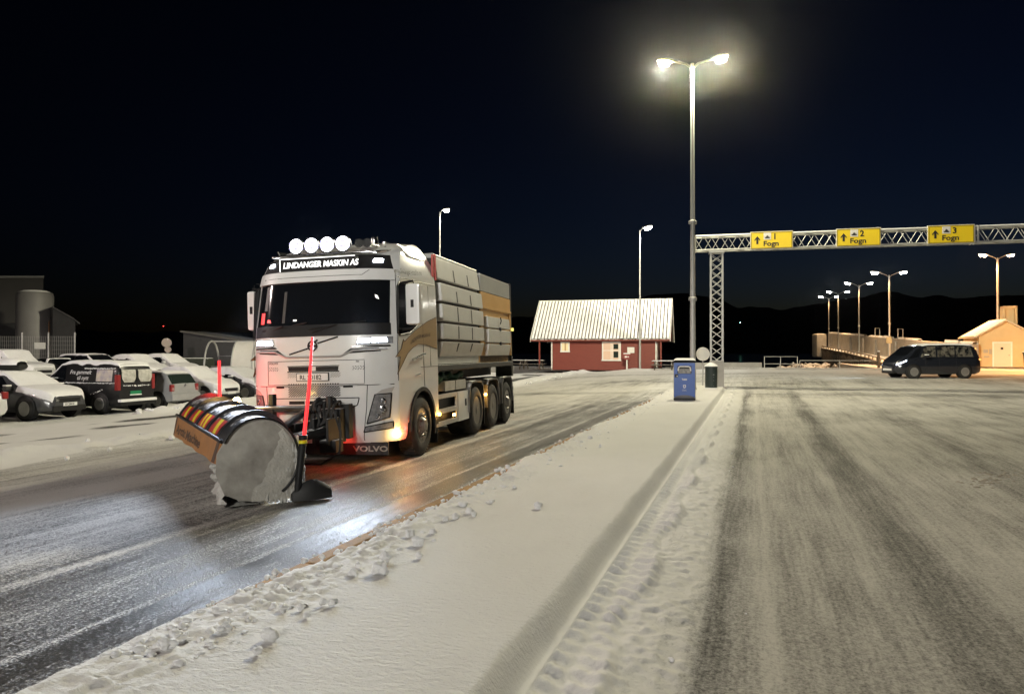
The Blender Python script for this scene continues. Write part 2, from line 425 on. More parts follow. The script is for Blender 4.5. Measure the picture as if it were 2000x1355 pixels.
def make_ground():
    T_ = lines([(-90, -25, 4, .25), (-25, -14, .1, .09), (-14, -11, .06, .06), (-11, -4.2, .07, .03), (-4.2, 1.2, .022, .022), (1.2, 6, .035, .09), (6, 20, .1, .4), (20, 75, .5, 4)])
    S_ = lines([(-60, -4, 6, .6), (-4, 2.6, .4, .05), (2.6, 11, .022, .03), (11, 26, .03, .1), (26, 40, .1, .14), (40, 66, .16, .5)])
    t, s = np.meshgrid(T_, S_)
    y = -t * sa + s * ca
    z = base_z(t, s)
    dI = island_mask(t + .06 * (fbm(t * 1.5, s * 1.5, 3) - .5), s)
    lsh = (t < -2.4) * (s < 34) * np.clip(.03 + .60 * (fbm(s * .75, s * 0 + 2, 91, 3) - .42), -.02, .17)
    inside = sstep(.07, -.09, dI + lsh)
    # left edge of the island is a crisp kerb hidden under lumps, right edge a soft slope
    near = fbm(t * 2.2, s * 2.2, 5, 3)
    lump = np.clip(fbm(t * 7, s * 7, 9, 3) - .46, 0, 1) * 2.2
    lumpf = np.clip(fbm(t * 17, s * 17, 29, 2) - .45, 0, 1) * 1.4 + np.clip(fbm(t * 27, s * 27, 49, 2) - .42, 0, 1) * 1.1
    band = np.exp(-((t + 2.98 - .12 * (fbm(s * .8, s * 0, 8) - .5)) / .27) ** 2) * (s < 36)
    z = z + inside * (.165 + .012 * (near - .5))
    z = z + band * inside * (.035 * lump + .06 * lumpf + .03 * np.clip(fbm(t * 34, s * 34, 39, 2) - .4, 0, 1)) * (.35 + 1.0 * fbm(s * .7, s * 0 + 3, 4, 2))
    # thin ploughed edge of snow against the kerb on the left road
    ridge = np.exp(-((t + 3.52) / .16) ** 2) * (s < 36)
    z = z + ridge * .035 * fbm(s * 1.3, t * 4, 6)
    # tractor tread band right of the island
    tm = sstep(-1.12, -1.05, t) * sstep(-.70, -.80, t + .05 * np.sin(s * 3)) * (s < 36) * (s > 0)
    ph = (s + .42 * (t + .9) + .03 * (vnoise(s * 2, t * 2, 77) - .5)) / .172
    row = (t + .93) > .015 * np.sin(s * 9)
    tooth = np.clip(np.abs((((ph + .5 * row + .8 * (t + .93)) % 1) - .5) * 2) * 3.2 - 1.3, 0, 1) * np.clip(np.abs(t + .93) * 22, 0, 1) * (.35 + .65 * vnoise(s * 4.3, t * 4, 57)) + .5 * np.clip(fbm(t * 26, s * 26, 58, 2) - .4, 0, 1)
    z = z + tm * (.045 + .04 * tooth * (.6 + .6 * vnoise(s * 5, t * 5, 55)))
    tm2 = sstep(-.82, -.72, t) * sstep(-.12, -.5, t) * (s < 36) * (s > 0)
    z = z + tm2 * (.03 * sstep(-.3, -.7, t) + .03 * np.clip(fbm(t * 13, s * 13, 31, 3) - .40, 0, 1) * 1.6 + .035 * np.clip(fbm(t * 30, s * 30, 32, 2) - .42, 0, 1))
    # right lanes micro relief
    rl = sstep(-.6, 0, t)
    z = z + rl * .008 * (fbm(t * 14, s * 14, 41, 2) - .5)
    # ploughed banks left
    wob = 1.2 * (fbm(s * .25, s * 0, 15) - .5)
    bank = np.exp(-((t + 12.7 + wob) / .55) ** 2)
    z = z + bank * (.08 + .22 * fbm(t * 1.8, s * 1.8, 21, 3)) * (s < 60)
    bfl = sstep(-11.6, -12.2, t) * sstep(-60, -50, t)
    z = z + bfl * .05 * (fbm(t * 1.1, s * 1.1, 61, 4) - .4)
    bank2 = np.exp(-((t + 20.1 + .8 * (fbm(s * .4, s * 0, 16) - .5)) / .5) ** 2) * sstep(18, 22, s) * (s < 60)
    z = z + bank2 * (.10 + .30 * fbm(t * 1.6, s * 1.6, 23, 3))
    bank3 = np.exp(-((s - 58.4 - (t > 4) * 0) / .8) ** 2) * sstep(-12, -8, t)
    z = z + bank3 * (.10 + .16 * fbm(t * 1.0, s * 1.5, 24, 3))
    lumpz = sstep(20, 30, s) * sstep(-6, -3.2, t) * (1 - inside) * .05 * fbm(t * 2, s * 2, 71)
    z = z + lumpz * 0
    # ---------------- snow cover
    far = sstep(24, 36, s)
    warp = t - .030 * np.clip(s - 25, 0, 40) ** 2 * (t < 2)      # tracks bend round the island end
    L = .33 + .36 * sstep(-4.9, -6.2, t)
    L = L + .30 * np.exp(-((t + 5.3) / .09) ** 2) + .12 * np.exp(-((t + 5.75) / .22) ** 2)
    L = L + .26 * np.exp(-((t + 4.02) / .05) ** 2) + .1 * np.exp(-((t + 4.6) / .3) ** 2)
    L = L - .10 * np.exp(-((t + 3.78) / .25) ** 2)
    L = L + .16 * (fbm(warp * 1.6, s * .03, 12, 3) - .5)
    L = L + .22 * np.exp(-((t + 8.3) / .25) ** 2) + .10 * np.exp(-((t + 9.6) / .2) ** 2) + .12 * sstep(-7, -9, t)
    L = L - .10 * np.exp(-((t + 11.2) / .5) ** 2)
    L = L + .55 * np.exp(-((t + 3.42) / .12) ** 2)
    Rr = .64 + .22 * (fbm(t * 1.3, s * .03, 13, 3) - .5)
    Rr = Rr - .32 * (.55 + .9 * fbm(t * 3, s * .35, 95, 3)) * np.exp(-((t + .26) / .16) ** 2) + .16 * np.exp(-((t - .10) / .05) ** 2)
    Rr = Rr - .30 * (.55 + .9 * fbm(t * 3, s * .35, 96, 3)) * np.exp(-((t - 1.28 - .012 * (s - 8)) / .20) ** 2) + .10 * np.exp(-((t - .92) / .1) ** 2)
    Rr = Rr + .12 * np.exp(-((t - 2.2) / .5) ** 2) - .14 * np.exp(-((t - 3.6) / .35) ** 2) - .12 * np.exp(-((t - 6.3) / .5) ** 2)
    patch = fbm(t * .55, s * .55, 19, 4)
    Rr = Rr + sstep(14, 22, s) * (.06 + .50 * (patch - .42) + .22 * (fbm(t * 1.1, s * .12, 20, 3) - .5))
    Rr = np.maximum(Rr, .36)
    Rr = np.maximum(Rr, 1.2 * sstep(-.5, -.75, t))
    
    fs = .82 + .85 * (fbm(warp * .7, s * .05, 14, 4) - .5)         # area beyond
    fs = fs - .35 * np.exp(-((y - 39 + .0 * t) / 2.6) ** 2) * (fbm(t * .2, s * .9, 18, 3)) * (t > -8)
    snow = np.where(t < (ISL_L + ISL_R) / 2, L, Rr)
    sR = sstep(33, 37, s) * (t >= -2.2) + sstep(19, 33, s) * (t < -2.2)
    snow = snow * (1 - sR) + fs * sR
    snow = np.maximum(snow, sstep(.08, -.02, dI) * 1.5)
    snow = np.maximum(snow, np.maximum(tm, tm2) * 1.1)
    snow = np.maximum(snow, bank * 1.6 * (s < 60))
    inb = sstep(-11.7, -12.3, t - wob * .6)
    pk = fbm(t * .35, s * .18, 33, 4)
    snow = np.where(inb > .5, 1.5 - 1.4 * sstep(.53, .63, pk) * (t < -14.5) * (t > -19), snow)
    snow = np.maximum(snow, sstep(53, 57, s) * 1.4)
    # ------------- scuffed snow is less white
    dirt = sstep(-.9, .2, t) * .55 * (1 - .45 * sstep(14, 26, s)) + sstep(-3.9, -5.5, t) * .35 * sstep(-12.6, -11, t)
    dirt = dirt * (1 - inside) 
    wet = sstep(-3.2, -3.6, t) * sstep(-12, -10, t) * (1 - .6 * sR) + .10 * (t > -.6)
    clean = np.clip(inside * (1 - .7 * band) + .25 * inb, 0, 1)
    ns, ntt = t.shape
    co = np.stack([t, s, z], -1).reshape(-1, 3).astype(np.float32)
    idx = np.arange(ns * ntt).reshape(ns, ntt)
    f = np.stack([idx[:-1, :-1], idx[:-1, 1:], idx[1:, 1:], idx[1:, :-1]], -1).reshape(-1, 4)
    me = bpy.data.meshes.new('ground')
    me.vertices.add(len(co)); me.vertices.foreach_set('co', co.ravel())
    me.loops.add(f.size); me.loops.foreach_set('vertex_index', f.ravel().astype(np.int32))
    me.polygons.add(len(f)); me.polygons.foreach_set('loop_start', np.arange(0, f.size, 4, dtype=np.int32))
    me.polygons.foreach_set('use_smooth', np.ones(len(f), bool))
    me.update(calc_edges=True)
    for nm, a in (('snow', snow), ('dirt', dirt), ('wet', wet), ('clean', clean)):
        me.attributes.new(nm, 'FLOAT', 'POINT').data.foreach_set('value', np.ascontiguousarray(a.reshape(-1), dtype=np.float32))
    me.materials.append(ground_material())
    o = bpy.data.objects.new('ground', me); col.objects.link(o)
    o.rotation_euler = (0, 0, -AL)
    tag(o, kind='structure')
    return o
ground = make_ground()
def road_obj(o):
    o.rotation_euler = (0, 0, -AL); return o

# yellow painted kerb along the left edge of the island
mb = MB()
s0 = -2.0
while s0 < 33.5:
    mb.box((-3.335, s0, -.3), (-3.20, s0 + .985, .118)); s0 += 1.0
k = road_obj(mb.build('kerb', KERBY, bevel=.012)); tag(k, kind='structure')

# quay apron to the right behind the harbour shed, quay wall, sea
mb = MB(); P = []
for tt in np.linspace(10, 70, 40):
    P.append([(tt, ss, .28 + .03 * vnoise(tt, ss * 1.0, 3)) for ss in np.linspace(65.9, 96, 24)])
mb.grid(P)
road_obj(tag(mb.build('quay_apron', SNOW), kind='structure'))
mb = MB().box((-90, 65.6, -4), (10, 66.3, .42)); mb.box((9.6, 66.3, -4), (10.2, 96, .4))
road_obj(tag(mb.build('quay_edge', CONC, bevel=.03), kind='structure'))
mb = MB().add([(-6000, 40, -1.6), (6000, 40, -1.6), (6000, 6000, -1.6), (-6000, 6000, -1.6)], [(0, 1, 2, 3)])
tag(mb.build('sea', WATER, smooth=0), kind='structure')

# mountains across the fjord
def ridge(name, dist, depth, pts, base, seed):
    us = np.linspace(-200, 2200, 260)
    prof = np.interp(us, [a for a, b in pts], [b for a, b in pts])
    prof = prof + (fbm(us * .03, us * 0, seed, 4) - .5) * 9
    mb = MB(); P = []
    for j, q in enumerate(np.linspace(-1, 1, 15)):
        row = []
        for i, u in enumerate(us):
            x = (u - 1000) / 1450 * dist
            h = max(0, 687 - prof[i]) / 1450 * dist + 1.75
            k = max(0, 1 - abs(q)) ** .8
            z = base + (h - base) * k * (1 if q == 0 else .85 + .3 * float(vnoise(i * .15, j * .9, seed)))
            row.append((x * (1 + q * depth / dist), dist + q * depth, z))
        P.append(row)
    mb.grid(P)
    return tag(mb.build(name, MOUNT), kind='structure')
ridge('mountain', 2400, 500, [(-200, 640), (500, 650), (900, 630), (1150, 605), (1270, 578), (1335, 571), (1400, 580), (1440, 600), (1520, 604), (1600, 592), (1680, 582), (1715, 571), (1755, 571), (1790, 582), (1900, 580), (2000, 574), (2200, 580)], -30, 5)

# ============================================================ LAMPS
def head_shape(mb, L, wd, h):
    # lantern: flattened tapering housing along +x
    sect = []
    for u in np.linspace(0, 1, 9):
        ww = wd * (0.35 + .65 * math.sin(min(1, u * 1.35) * math.pi / 2)) * (1 if u < .85 else math.sqrt(max(0.05, 1 - ((u - .85) / .15) ** 2)))
        hh = h * (.4 + .6 * math.sin(u * math.pi * .8 + .3))
        ring = [(u * L, ww / 2 * math.cos(a), max(-.02, hh * math.sin(a))) for a in np.linspace(-.3, math.pi + .3, 12)]
        sect.append(ring)
    mb.grid(sect)
    for q in (sect[0], sect[-1]): mb.add(q, [tuple(range(len(q)))])
    mb.grid([[r[0] for r in sect], [r[-1] for r in sect]])
def lamp(label, x, y, z0, H, heads, lensmat, color, power, r=.09, arm=.6, group=None, rise=.12, headL=.75, collars=(), optic=-1, lsize=.12, poleM=None, glow=True, name='street_lamp'):
    o = empty(name, (x, y, z0), 0, label, 'street lamp', group)
    mb = MB().lathe([(r * 1.25, 0), (r * 1.25, .05), (r, .06), (r * .55, H)], 16)
    for zc in collars: mb.lathe([(r * 1.35, zc), (r * 1.4, zc + .03), (r * 1.35, zc + .12), (r * .9, zc + .16)], 16)
    mb.build('pole', poleM or POLEM, o)
    for az in heads:
        d = Vector((math.cos(az), math.sin(az), 0))
        a = MB().tube([(0, 0, H - .25), d * arm * .3 + Vector((0, 0, H - .02)), d * arm + Vector((0, 0, H + rise))], r * .38, 8).build('arm', STEEL, o)
        mb = MB(); head_shape(mb, headL, .34 * headL / .75, .13)
        hd = mb.build('lamp_head', SIGNB, o)
        hd.location = d * arm + Vector((0, 0, H + rise)); hd.rotation_euler = (0, -.12, az)
        n = 18
        mb = MB(); mb.add([(headL * .55 + headL * .36 * math.cos(q * 2 * math.pi / n), headL * .19 * math.sin(q * 2 * math.pi / n), -.035 - .0 * q) for q in range(n)]
             + [(headL * .55 + headL * .26 * math.cos(q * 2 * math.pi / n), headL * .15 * math.sin(q * 2 * math.pi / n), -.19) for q in range(n)],
               [tuple(reversed(range(n, 2 * n)))] + [(q, (q + 1) % n, n + (q + 1) % n, n + q) for q in range(n)])
        mb.build('lens', lensmat, hd)
        if power and optic == 'down':
            light('lantern_light', 'SPOT', d * (arm + headL * .55) + Vector((0, 0, H + rise - .36)), color, power, o, size=lsize, spot=R(148), blend=.5)
        elif power:
            lp = d * (arm + headL * .55) + Vector((0, 0, H + rise - .36))
            light('lantern_light', 'POINT', lp, color, power, o, size=lsize, street=optic)
    return o

E_ = Vector((.973, -.230, 0))           # across the ferry lanes
mast = lamp('very tall double headed lamp mast rising behind the blue bin', 7.55, 31.0, gz(7.55, 31), 13.62, [R(172), R(-12)], LAMPW, MASTCOL, P_MAST, r=.125, arm=.75, headL=.72, collars=(3.7, 6.9), group='street lamps around the quay', lsize=.14)
lamp('single headed lamp post standing in front of the red house', 10.05, 58.3, .3, 11.0, [R(-40)], LAMPC, (1, .95, .86), P_STREET * 1.6, r=.085, arm=.25, headL=.85, optic='down', group='street lamps around the quay')
lamp('lamp post rising behind the truck body against the dark sky', -5.45, 56, .0, 12.3, [R(-15)], LAMPC, (1, .93, .80), P_STREET, r=.085, arm=.2, headL=.6, optic='down', group='street lamps around the quay')
# lamps of the place that stand outside the picture (behind and left of the viewer)
lamp('tall double headed lamp mast behind the viewpoint', -9.0, -26.0, 0, 13.1, [R(172), R(-12)], LAMPW, (1, .97, .90), P_MAST_BACK, r=.125, arm=.75, group='street lamps around the quay')
lamp('lamp mast at the near left corner of the car park', -27.0, 12.0, -.3, 10, [R(60)], LAMPC, (1, .80, .75), 460, r=.1, arm=.75, group='street lamps around the quay')

lamp('orange lamp mast outside the right picture edge', 47.0, 49.0, .3, 9.5, [R(176)], LAMPO, (1, .42, .10), 17000, r=.12, arm=.8, headL=1.0, optic='down', group='street lamps around the quay')
# pier lamps
pier = [(1737, 77, 537, 'nearest twin headed lamp on the pier, tallest of the four', 1), (1678, 98, 557, 'second twin headed pier lamp with a bright left lantern', 1), (1637.5, 122, 573, 'third twin headed pier lamp beyond the bright one', 1), (1619, 136, 582, 'farthest twin headed lamp at the pier end', 1)]
for u, Y, v, lb, br in pier:
    zt = 1.75 + (687 - v) / 1450 * Y
    zb = 1.0 + (Y - 77) * .022
    lamp(lb, (u - 1000) / 1450 * Y, Y, zb, zt - zb, [R(170), R(-5)], LAMPC, (1, .58, .24), P_PIER, r=.10, arm=.85, rise=.25, headL=1.0, optic='down', collars=(3.6,), group='lamps along the pier')
lamp('twin headed lamp with orange light behind the cream shed', (1949 - 1000) / 1450 * 72, 72, .3, 9.6 + 1.0, [R(176), R(4)], LAMPO, (1, .45, .15), 4000, r=.13, optic='down', arm=.8, headL=1.0, rise=.22, collars=(3.9,), group='street lamps around the quay')

# ============================================================ TRUCK
YAW, ROLL = R(13.3), R(1.5)
Fv = Vector((-math.sin(YAW), -math.cos(YAW), 0)); Lv = Vector((math.cos(YAW), -math.sin(YAW), 0)); Uv = Vector((0, 0, 1))
L2 = Lv * math.cos(ROLL) + Uv * math.sin(ROLL); U2 = Uv * math.cos(ROLL) - Lv * math.sin(ROLL)
TM = Matrix(((Fv.x, L2.x, U2.x, -2.7076), (Fv.y, L2.y, U2.y, 12.8806), (Fv.z, L2.z, U2.z, -.0286), (0, 0, 0, 1)))
truck = empty('truck', (0, 0, 0), 0, 'white four axle lorry with roof lamps and a grey and yellow body', 'truck')
truck.matrix_world = TM
def pl(x, xs, ys): return float(np.interp(x, xs, ys))
ZX = [.34, .45, .6, 1.2, 1.75, 2.0, 2.2, 2.88, 3.05, 3.2, 3.30, 3.40, 3.48, 3.58, 3.64, 3.68]
XF = [1.36, 1.42, 1.44, 1.45, 1.44, 1.425, 1.40, 1.26, 1.21, 1.14, 1.06, .90, .68, .30, -.05, -.35]
HW = [1.20, 1.24, 1.25, 1.25, 1.25, 1.25, 1.25, 1.235, 1.22, 1.19, 1.16, 1.12, 1.08, 1.02, .97, .90]
def hw(z): return pl(z, ZX, HW)
def cf(y, z, off=0):
    wz = hw(z); k = min(1, abs(y) / wz)
    return pl(z, ZX, XF) - .36 * k ** 4.2 - .05 * k ** 2 + off
def outline(z, xr, n=27):
    wz = hw(z); pts = []
    for i in range(n):
        q = -1 + 2 * i / (n - 1); yy = wz * math.copysign(1 - (1 - abs(q)) ** 1.7, q)
        pts.append((cf(yy, z), yy, z))
    return pts
def loft_cab(mb, zs, xr):
    P = []
    for z in zs:
        o = outline(z, xr); wz = hw(z)
        P.append([(xr if not callable(xr) else xr(z), -wz, z)] + o + [(xr if not callable(xr) else xr(z), wz, z)])
    mb.grid(P)
    m = len(P[0])
    mb.add(P[-1], [tuple(range(m))]); mb.add(P[0], [tuple(reversed(range(m)))])
    mb.grid([[q[0] for q in P], [q[-1] for q in P]])
def fpatch(mb, c, off=.008, nu=14, nv=6):
    # c: four corners (y,z): bottom-left, bottom-right, top-right, top-left
    P = []
    for j in range(nv + 1):
        v = j / nv; row = []
        for i in range(nu + 1):
            u = i / nu
            yy = (c[0][0]*(1-u) + c[1][0]*u)*(1-v) + (c[3][0]*(1-u) + c[2][0]*u)*v
            zz = (c[0][1]*(1-u) + c[1][1]*u)*(1-v) + (c[3][1]*(1-u) + c[2][1]*u)*v
            row.append((cf(yy, zz, off), yy, zz))
        P.append(row)
    mb.grid(P); return P
def fbox(mb, c, o0, o1, nu=14, nv=3):
    A = fpatch(mb, c, o1, nu, nv); B = fpatch(mb, c, o0, nu, nv)
    mb.grid([A[0], B[0]]); mb.grid([A[-1], B[-1]]); mb.grid([[r[0] for r in A], [r[0] for r in B]]); mb.grid([[r[-1] for r in A], [r[-1] for r in B]])
def fline(mb, pts, r=.006, off=.004, n=10):
    q = []
    for (a, b) in zip(pts[:-1], pts[1:]):
        for i in range(n):
            u = i / n; yy = a[0] + (b[0]-a[0])*u; zz = a[1] + (b[1]-a[1])*u; q.append((cf(yy, zz, off), yy, zz))
    q.append((cf(*pts[-1], off), *pts[-1])); mb.tube(q, r, 6)
XR = lambda z: pl(z, [1, 3.3, 3.7], [-.83, -.83, -.62])
mb = MB(); loft_cab(mb, [1.10, 1.4, 1.75, 2.0, 2.2, 2.45, 2.7, 2.88, 3.05, 3.2, 3.3, 3.4, 3.48, 3.53, 3.58, 3.64, 3.68], XR)
cab = mb.build('cab', PAINT, truck, smooth=38)
# arch panels with wheel cut-out, both sides
def arch_poly():
    p = [(.66, 1.12), (-.83, 1.12), (-.83, .62)]
    a = [(.0 + .60 * math.cos(t), .52 + .62 * math.sin(t)) for t in np.linspace(R(172), R(22), 16)]
    return p + [q for q in a if q[1] < 1.11] + [(.66, .60)]
for sgn in (-1, 1):
    mb = MB()
    t_ = np.linspace(R(175), R(8), 20)
    for k in range(19):
        a, b = t_[k], t_[k+1]
        ia, ib = (.60*math.cos(a), .52 + .60*math.sin(a)), (.60*math.cos(b), .52 + .60*math.sin(b))
        def outp(q):
            x = .76 * math.cos(q); z = 1.12
            return (max(-.83, min(.72, 1.6 * math.cos(q))), max(.52 + .60 * math.sin(q) + .0, min(1.12, .52 + 1.6 * math.sin(q))))
        oa, ob = outp(a), outp(b)
        mb.prism([ia, ib, ob, oa], lambda p, q, h: (p, h, q), sgn * 1.15, sgn * 1.245)
    mb.build('fender_panel', PAINT, truck, smooth=30)
    mb = MB(); P = []
    for a in np.linspace(R(200), R(-5), 26):
        P.append([(r_ * math.cos(a), sgn * yy, .52 + r_ * math.sin(a)) for r_, yy in ((.57, .75), (.57, 1.27), (.635, 1.27), (.635, 1.24))])
    mb.grid(P); mb.build('wheel_arch', BLACK, truck)
mb = MB(); loft_cab(mb, [.36, .42, .5, .6, .8, 1.0, 1.10], .70)
bump = mb.build('bumper', PAINT, truck, smooth=38)
# dark gap between bumper and cab, seams
mb = MB()
fline(mb, [(-1.2, 1.25), (1.2, 1.25)], .006)
fline(mb, [(-.82, 1.64), (-.82, 1.27), (.82, 1.27), (.82, 1.64), (-.82, 1.64)], .004)
fline(mb, [(-.66, 1.06), (.74, 1.06), (.71, .95), (.56, .88), (-.56, .88), (-.7, .95), (-.66, 1.06)], .007)
fline(mb, [(.86, 1.25), (.84, .9), (.78, .40)], .005); fline(mb, [(-.86, 1.25), (-.84, .9), (-.78, .40)], .005)
fline(mb, [(-1.0, 2.96), (.75, 2.96), (.85, 3.04)], .004, .05)
mb.build('panel_seam', BLACK, cab)
mb = MB()
fbox(mb, [(-1.19, 2.88), (1.19, 2.88), (1.17, 3.06), (-1.17, 3.06)], -.02, .05, 20)
mb.build('sun_visor', PAINT, cab, smooth=40)
# windscreen + black band
mb = MB(); fpatch(mb, [(-1.15, 2.19), (1.15, 2.19), (1.12, 2.885), (-1.12, 2.885)], .010, 30, 8)
mb.build('windscreen', GLASS, cab)
mb = MB(); fbox(mb, [(-1.17, 2.02), (1.17, 2.02), (1.16, 2.20), (-1.16, 2.20)], -.01, .018, 30)
band = mb.build('windscreen_cowl', BLACK, cab)
mb = MB()
for y0, y1 in ((-.95, -.1), (-.05, .85)):
    mb.tube([(cf(y0, 2.16, .04), y0, 2.13), (cf(y1, 2.22, .035), y1, 2.235)], .012, 6)
    mb.tube([(cf(y0, 2.12, .04), y0 + .05, 2.08), (cf((y0+y1)/2, 2.2, .04), (y0+y1)/2, 2.19)], .012, 6)
mb.build('wiper', BLACK, cab)
# glows and cab posts laid as patches on the face of the opaque windscreen
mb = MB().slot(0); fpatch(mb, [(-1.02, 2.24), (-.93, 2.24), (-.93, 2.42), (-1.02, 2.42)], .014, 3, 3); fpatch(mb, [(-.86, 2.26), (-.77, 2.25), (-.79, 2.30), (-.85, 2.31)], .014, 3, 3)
mb.build('windscreen_red_glow', mat('painted_red_glow', (.4, .01, .01), .4, emit=(1, .03, .03), es=.9), cab)  # red glow in the windscreen imitated by emissive patches on the glass
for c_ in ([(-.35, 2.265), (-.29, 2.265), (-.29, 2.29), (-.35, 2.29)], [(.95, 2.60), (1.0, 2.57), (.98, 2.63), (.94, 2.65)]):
    mb = MB(); fpatch(mb, c_, .014, 2, 2); mb.build('windscreen_pale_glow', mat('painted_pale_glow', (.6, .6, .6), .4, emit=(1, .95, .85), es=.7), cab)  # dim glow put on the opaque windscreen as small emissive patches
mb = MB(); fpatch(mb, [(-.55, 2.24), (-.50, 2.24), (-.50, 2.74), (-.55, 2.74)], .013, 2, 4); fpatch(mb, [(-.95, 2.45), (-.88, 2.45), (-.86, 2.84), (-.93, 2.84)], .013, 2, 4)
mb.build('cab_interior_post', mat('dim_interior', (.06, .055, .05), .5), cab)
# upper black fascia, illuminated sign
mb = MB(); fbox(mb, [(-1.14, 3.065), (1.14, 3.065), (1.05, 3.30), (-1.05, 3.30)], -.01, .012, 24)
fas = mb.build('roof_fascia', BLACK, cab)
xs = cf(0, 3.07) + .06
mb = MB().slot(0).box((xs - .12, -.64, 3.065), (xs, .66, 3.265)); 
mb.slot(1).box((xs, -.64, 3.255), (xs + .006, .66, 3.265)).box((xs, -.64, 3.065), (xs + .006, -.628, 3.255))
sign = mb.build('sign_box', [BLACK, LITTXT], cab, smooth=0)
MB().text('LINDANGER MASKIN AS', lambda a, b: (xs + .006, -.58 + a * .93, 3.115 + b), .128, bold=.003, shear=.18).build('sign_lettering', LITTXT, sign, smooth=0)
for yy in (-.93, .93):
    mb = MB(); fpatch(mb, [(yy - .07, 3.17), (yy + .07, 3.17), (yy + .06, 3.23), (yy - .06, 3.23)], .018, 5, 3); mb.build('marker_lamp', WHITEL, cab)
# roof lamp bar
mb = MB().tube([(.72, -.98, 3.32), (1.02, -.9, 3.335), (1.10, -.6, 3.335), (1.10, .6, 3.335), (1.02, .9, 3.335), (.6, .98, 3.40)], .022, 10)
for yy in (-.62, -.2, .2, .62): mb.tube([(1.1, yy, 3.335), (.9, yy, 3.36)], .015, 6)
bar = mb.build('lamp_bar', CHROME, truck)
for yy in (-.405, -.135, .135, .405):
    T = Matrix.Translation((1.06, yy, 3.475)) @ Matrix.Rotation(R(90), 4, 'Y')
    hl = MB().lathe([(.05, -.08), (.10, -.03), (.132, .06), (.132, .10), (.122, .10)], 28, T).build('roof_lamp', CHROME, bar)
    mb = MB().slot(0)
    n = 28; mb.lathe([(.0, .118), (.07, .115), (.121, .098)], n, T)
    mb.slot(1)
    for zz in (-.042, .036): mb.box((1.06 + .119, yy - .105, 3.475 + zz - .014), (1.06 + .124, yy + .105, 3.475 + zz + .014))
    o = mb.build('roof_lamp_lens', [ROOFL, LAVBAR], bar, smooth=0)
# horns / beacons on the roof
mb = MB()
for (yy, L_, r_) in ((.60, .55, .05), (.74, .45, .045)):
    mb.tube([(.98 - L_, yy, 3.50), (.80, yy, 3.49), (.92, yy, 3.49), (.98, yy, 3.49)], [.02, .025, .045, .075], 12)
mb.tube([(.35, .62, 3.5), (.35, .62, 3.62)], .03); mb.tube([(.30, .45, 3.50), (.5, .85, 3.48)], .02)
mb.lathe([(.06, 0), (.065, .05), (.05, .11), (0, .13)], 16, Matrix.Translation((.55, .68, 3.53)))
mb.build('air_horn', CHROME, cab)
for q in ((.1, .66, 3.575), (-.08, .62, 3.60)): MB().lathe([(.03, 0), (.03, .06), (0, .09)], 12, Matrix.Translation(q)).build('antenna', CHROME, cab)
# upper headlamps
for sg in (-1, 1):
    mb = MB(); fbox(mb, [(sg*.70, 1.865), (sg*1.19, 1.885), (sg*1.19, 1.99), (sg*.72, 1.975)], -.01, .012, 10)
    hl = mb.build('headlamp', LENS, cab)
    mb = MB(); fbox(mb, [(sg*.72, 1.90), (sg*.90, 1.90), (sg*.90, 1.965), (sg*.74, 1.965)], .005, .02, 4); fbox(mb, [(sg*.93, 1.905), (sg*1.13, 1.91), (sg*1.11, 1.975), (sg*.93, 1.968)], .005, .02, 5)
    mb.build('headlamp_bulb', WHITEL, hl)
    mb = MB(); fbox(mb, [(sg*.62, 1.835), (sg*1.17, 1.835), (sg*1.16, 1.86), (sg*.66, 1.86)], 0, .014, 10); mb.build('headlamp_trim', CHROME, hl)
    mb = MB(); fpatch(mb, [(sg*.50, 1.735), (sg*1.05, 1.765), (sg*1.02, 1.825), (sg*.62, 1.815)], .007, 10, 2); mb.build('headlamp_black_panel', BLACK, hl)  # blackened panel below the headlamp
mb = MB(); fline(mb, [(-1.12, 1.80), (-.66, 1.785), (-.46, 1.70), (.46, 1.70), (.66, 1.785), (1.12, 1.80)], .018, .004, 8); mb.build('bonnet_lip', mat('silver_trim', (.42, .41, .40), .35, metal=.3), cab)
# emblem: ring with diagonal bar and slash line across the bonnet
mb = MB()
mb.tube([(cf(0, 1.87, .02), .072 * math.cos(a), 1.87 + .072 * math.sin(a)) for a in np.linspace(0, 2 * math.pi, 25)], .012, 6, False)
mb.box((cf(0, 1.87, .012), -.055, 1.855), (cf(0, 1.87, .026), .055, 1.885))
mb.tube([(cf(0, 1.9, .02), .045, 1.93), (cf(0, 1.95, .02), .085, 1.965)], .012, 6)
fline(mb, [(-.40, 1.745), (-.085, 1.83)], .012, .006); fline(mb, [(.085, 1.91), (.42, 2.0)], .012, .006)
mb.build('emblem', BLACK, cab)
# grille
mb = MB()
fpatch(mb, [(-.42, 1.485), (-.05, 1.485), (-.05, 1.55), (-.43, 1.55)], .006, 6, 2); fpatch(mb, [(.05, 1.485), (.42, 1.485), (.43, 1.55), (.05, 1.55)], .006, 6, 2)
for r_ in range(9):
    zz = 1.085 + r_ * .0175
    for c_ in range(21):
        yy = -.43 + (c_ + .5 * (r_ % 2)) * .0415
        fpatch(mb, [(yy, zz), (yy + .031, zz + .002), (yy + .035, zz + .0145), (yy + .004, zz + .0125)], .006, 1, 1)
for r_ in range(5):
    zz = 1.385 + r_ * .016
    for c_ in range(22):
        yy = -.44 + (c_ + .5 * (r_ % 2)) * .0405
        if abs(yy) > .27: fpatch(mb, [(yy, zz), (yy + .026, zz + .003), (yy + .03, zz + .0095), (yy + .004, zz + .0065)], .006, 1, 1)
for c_ in range(21): fpatch(mb, [(-.43 + c_*.0415, 1.275), (-.40 + c_*.0415, 1.275), (-.405 + c_*.0415, 1.29), (-.42 + c_*.0415, 1.29)], .006, 1, 1)
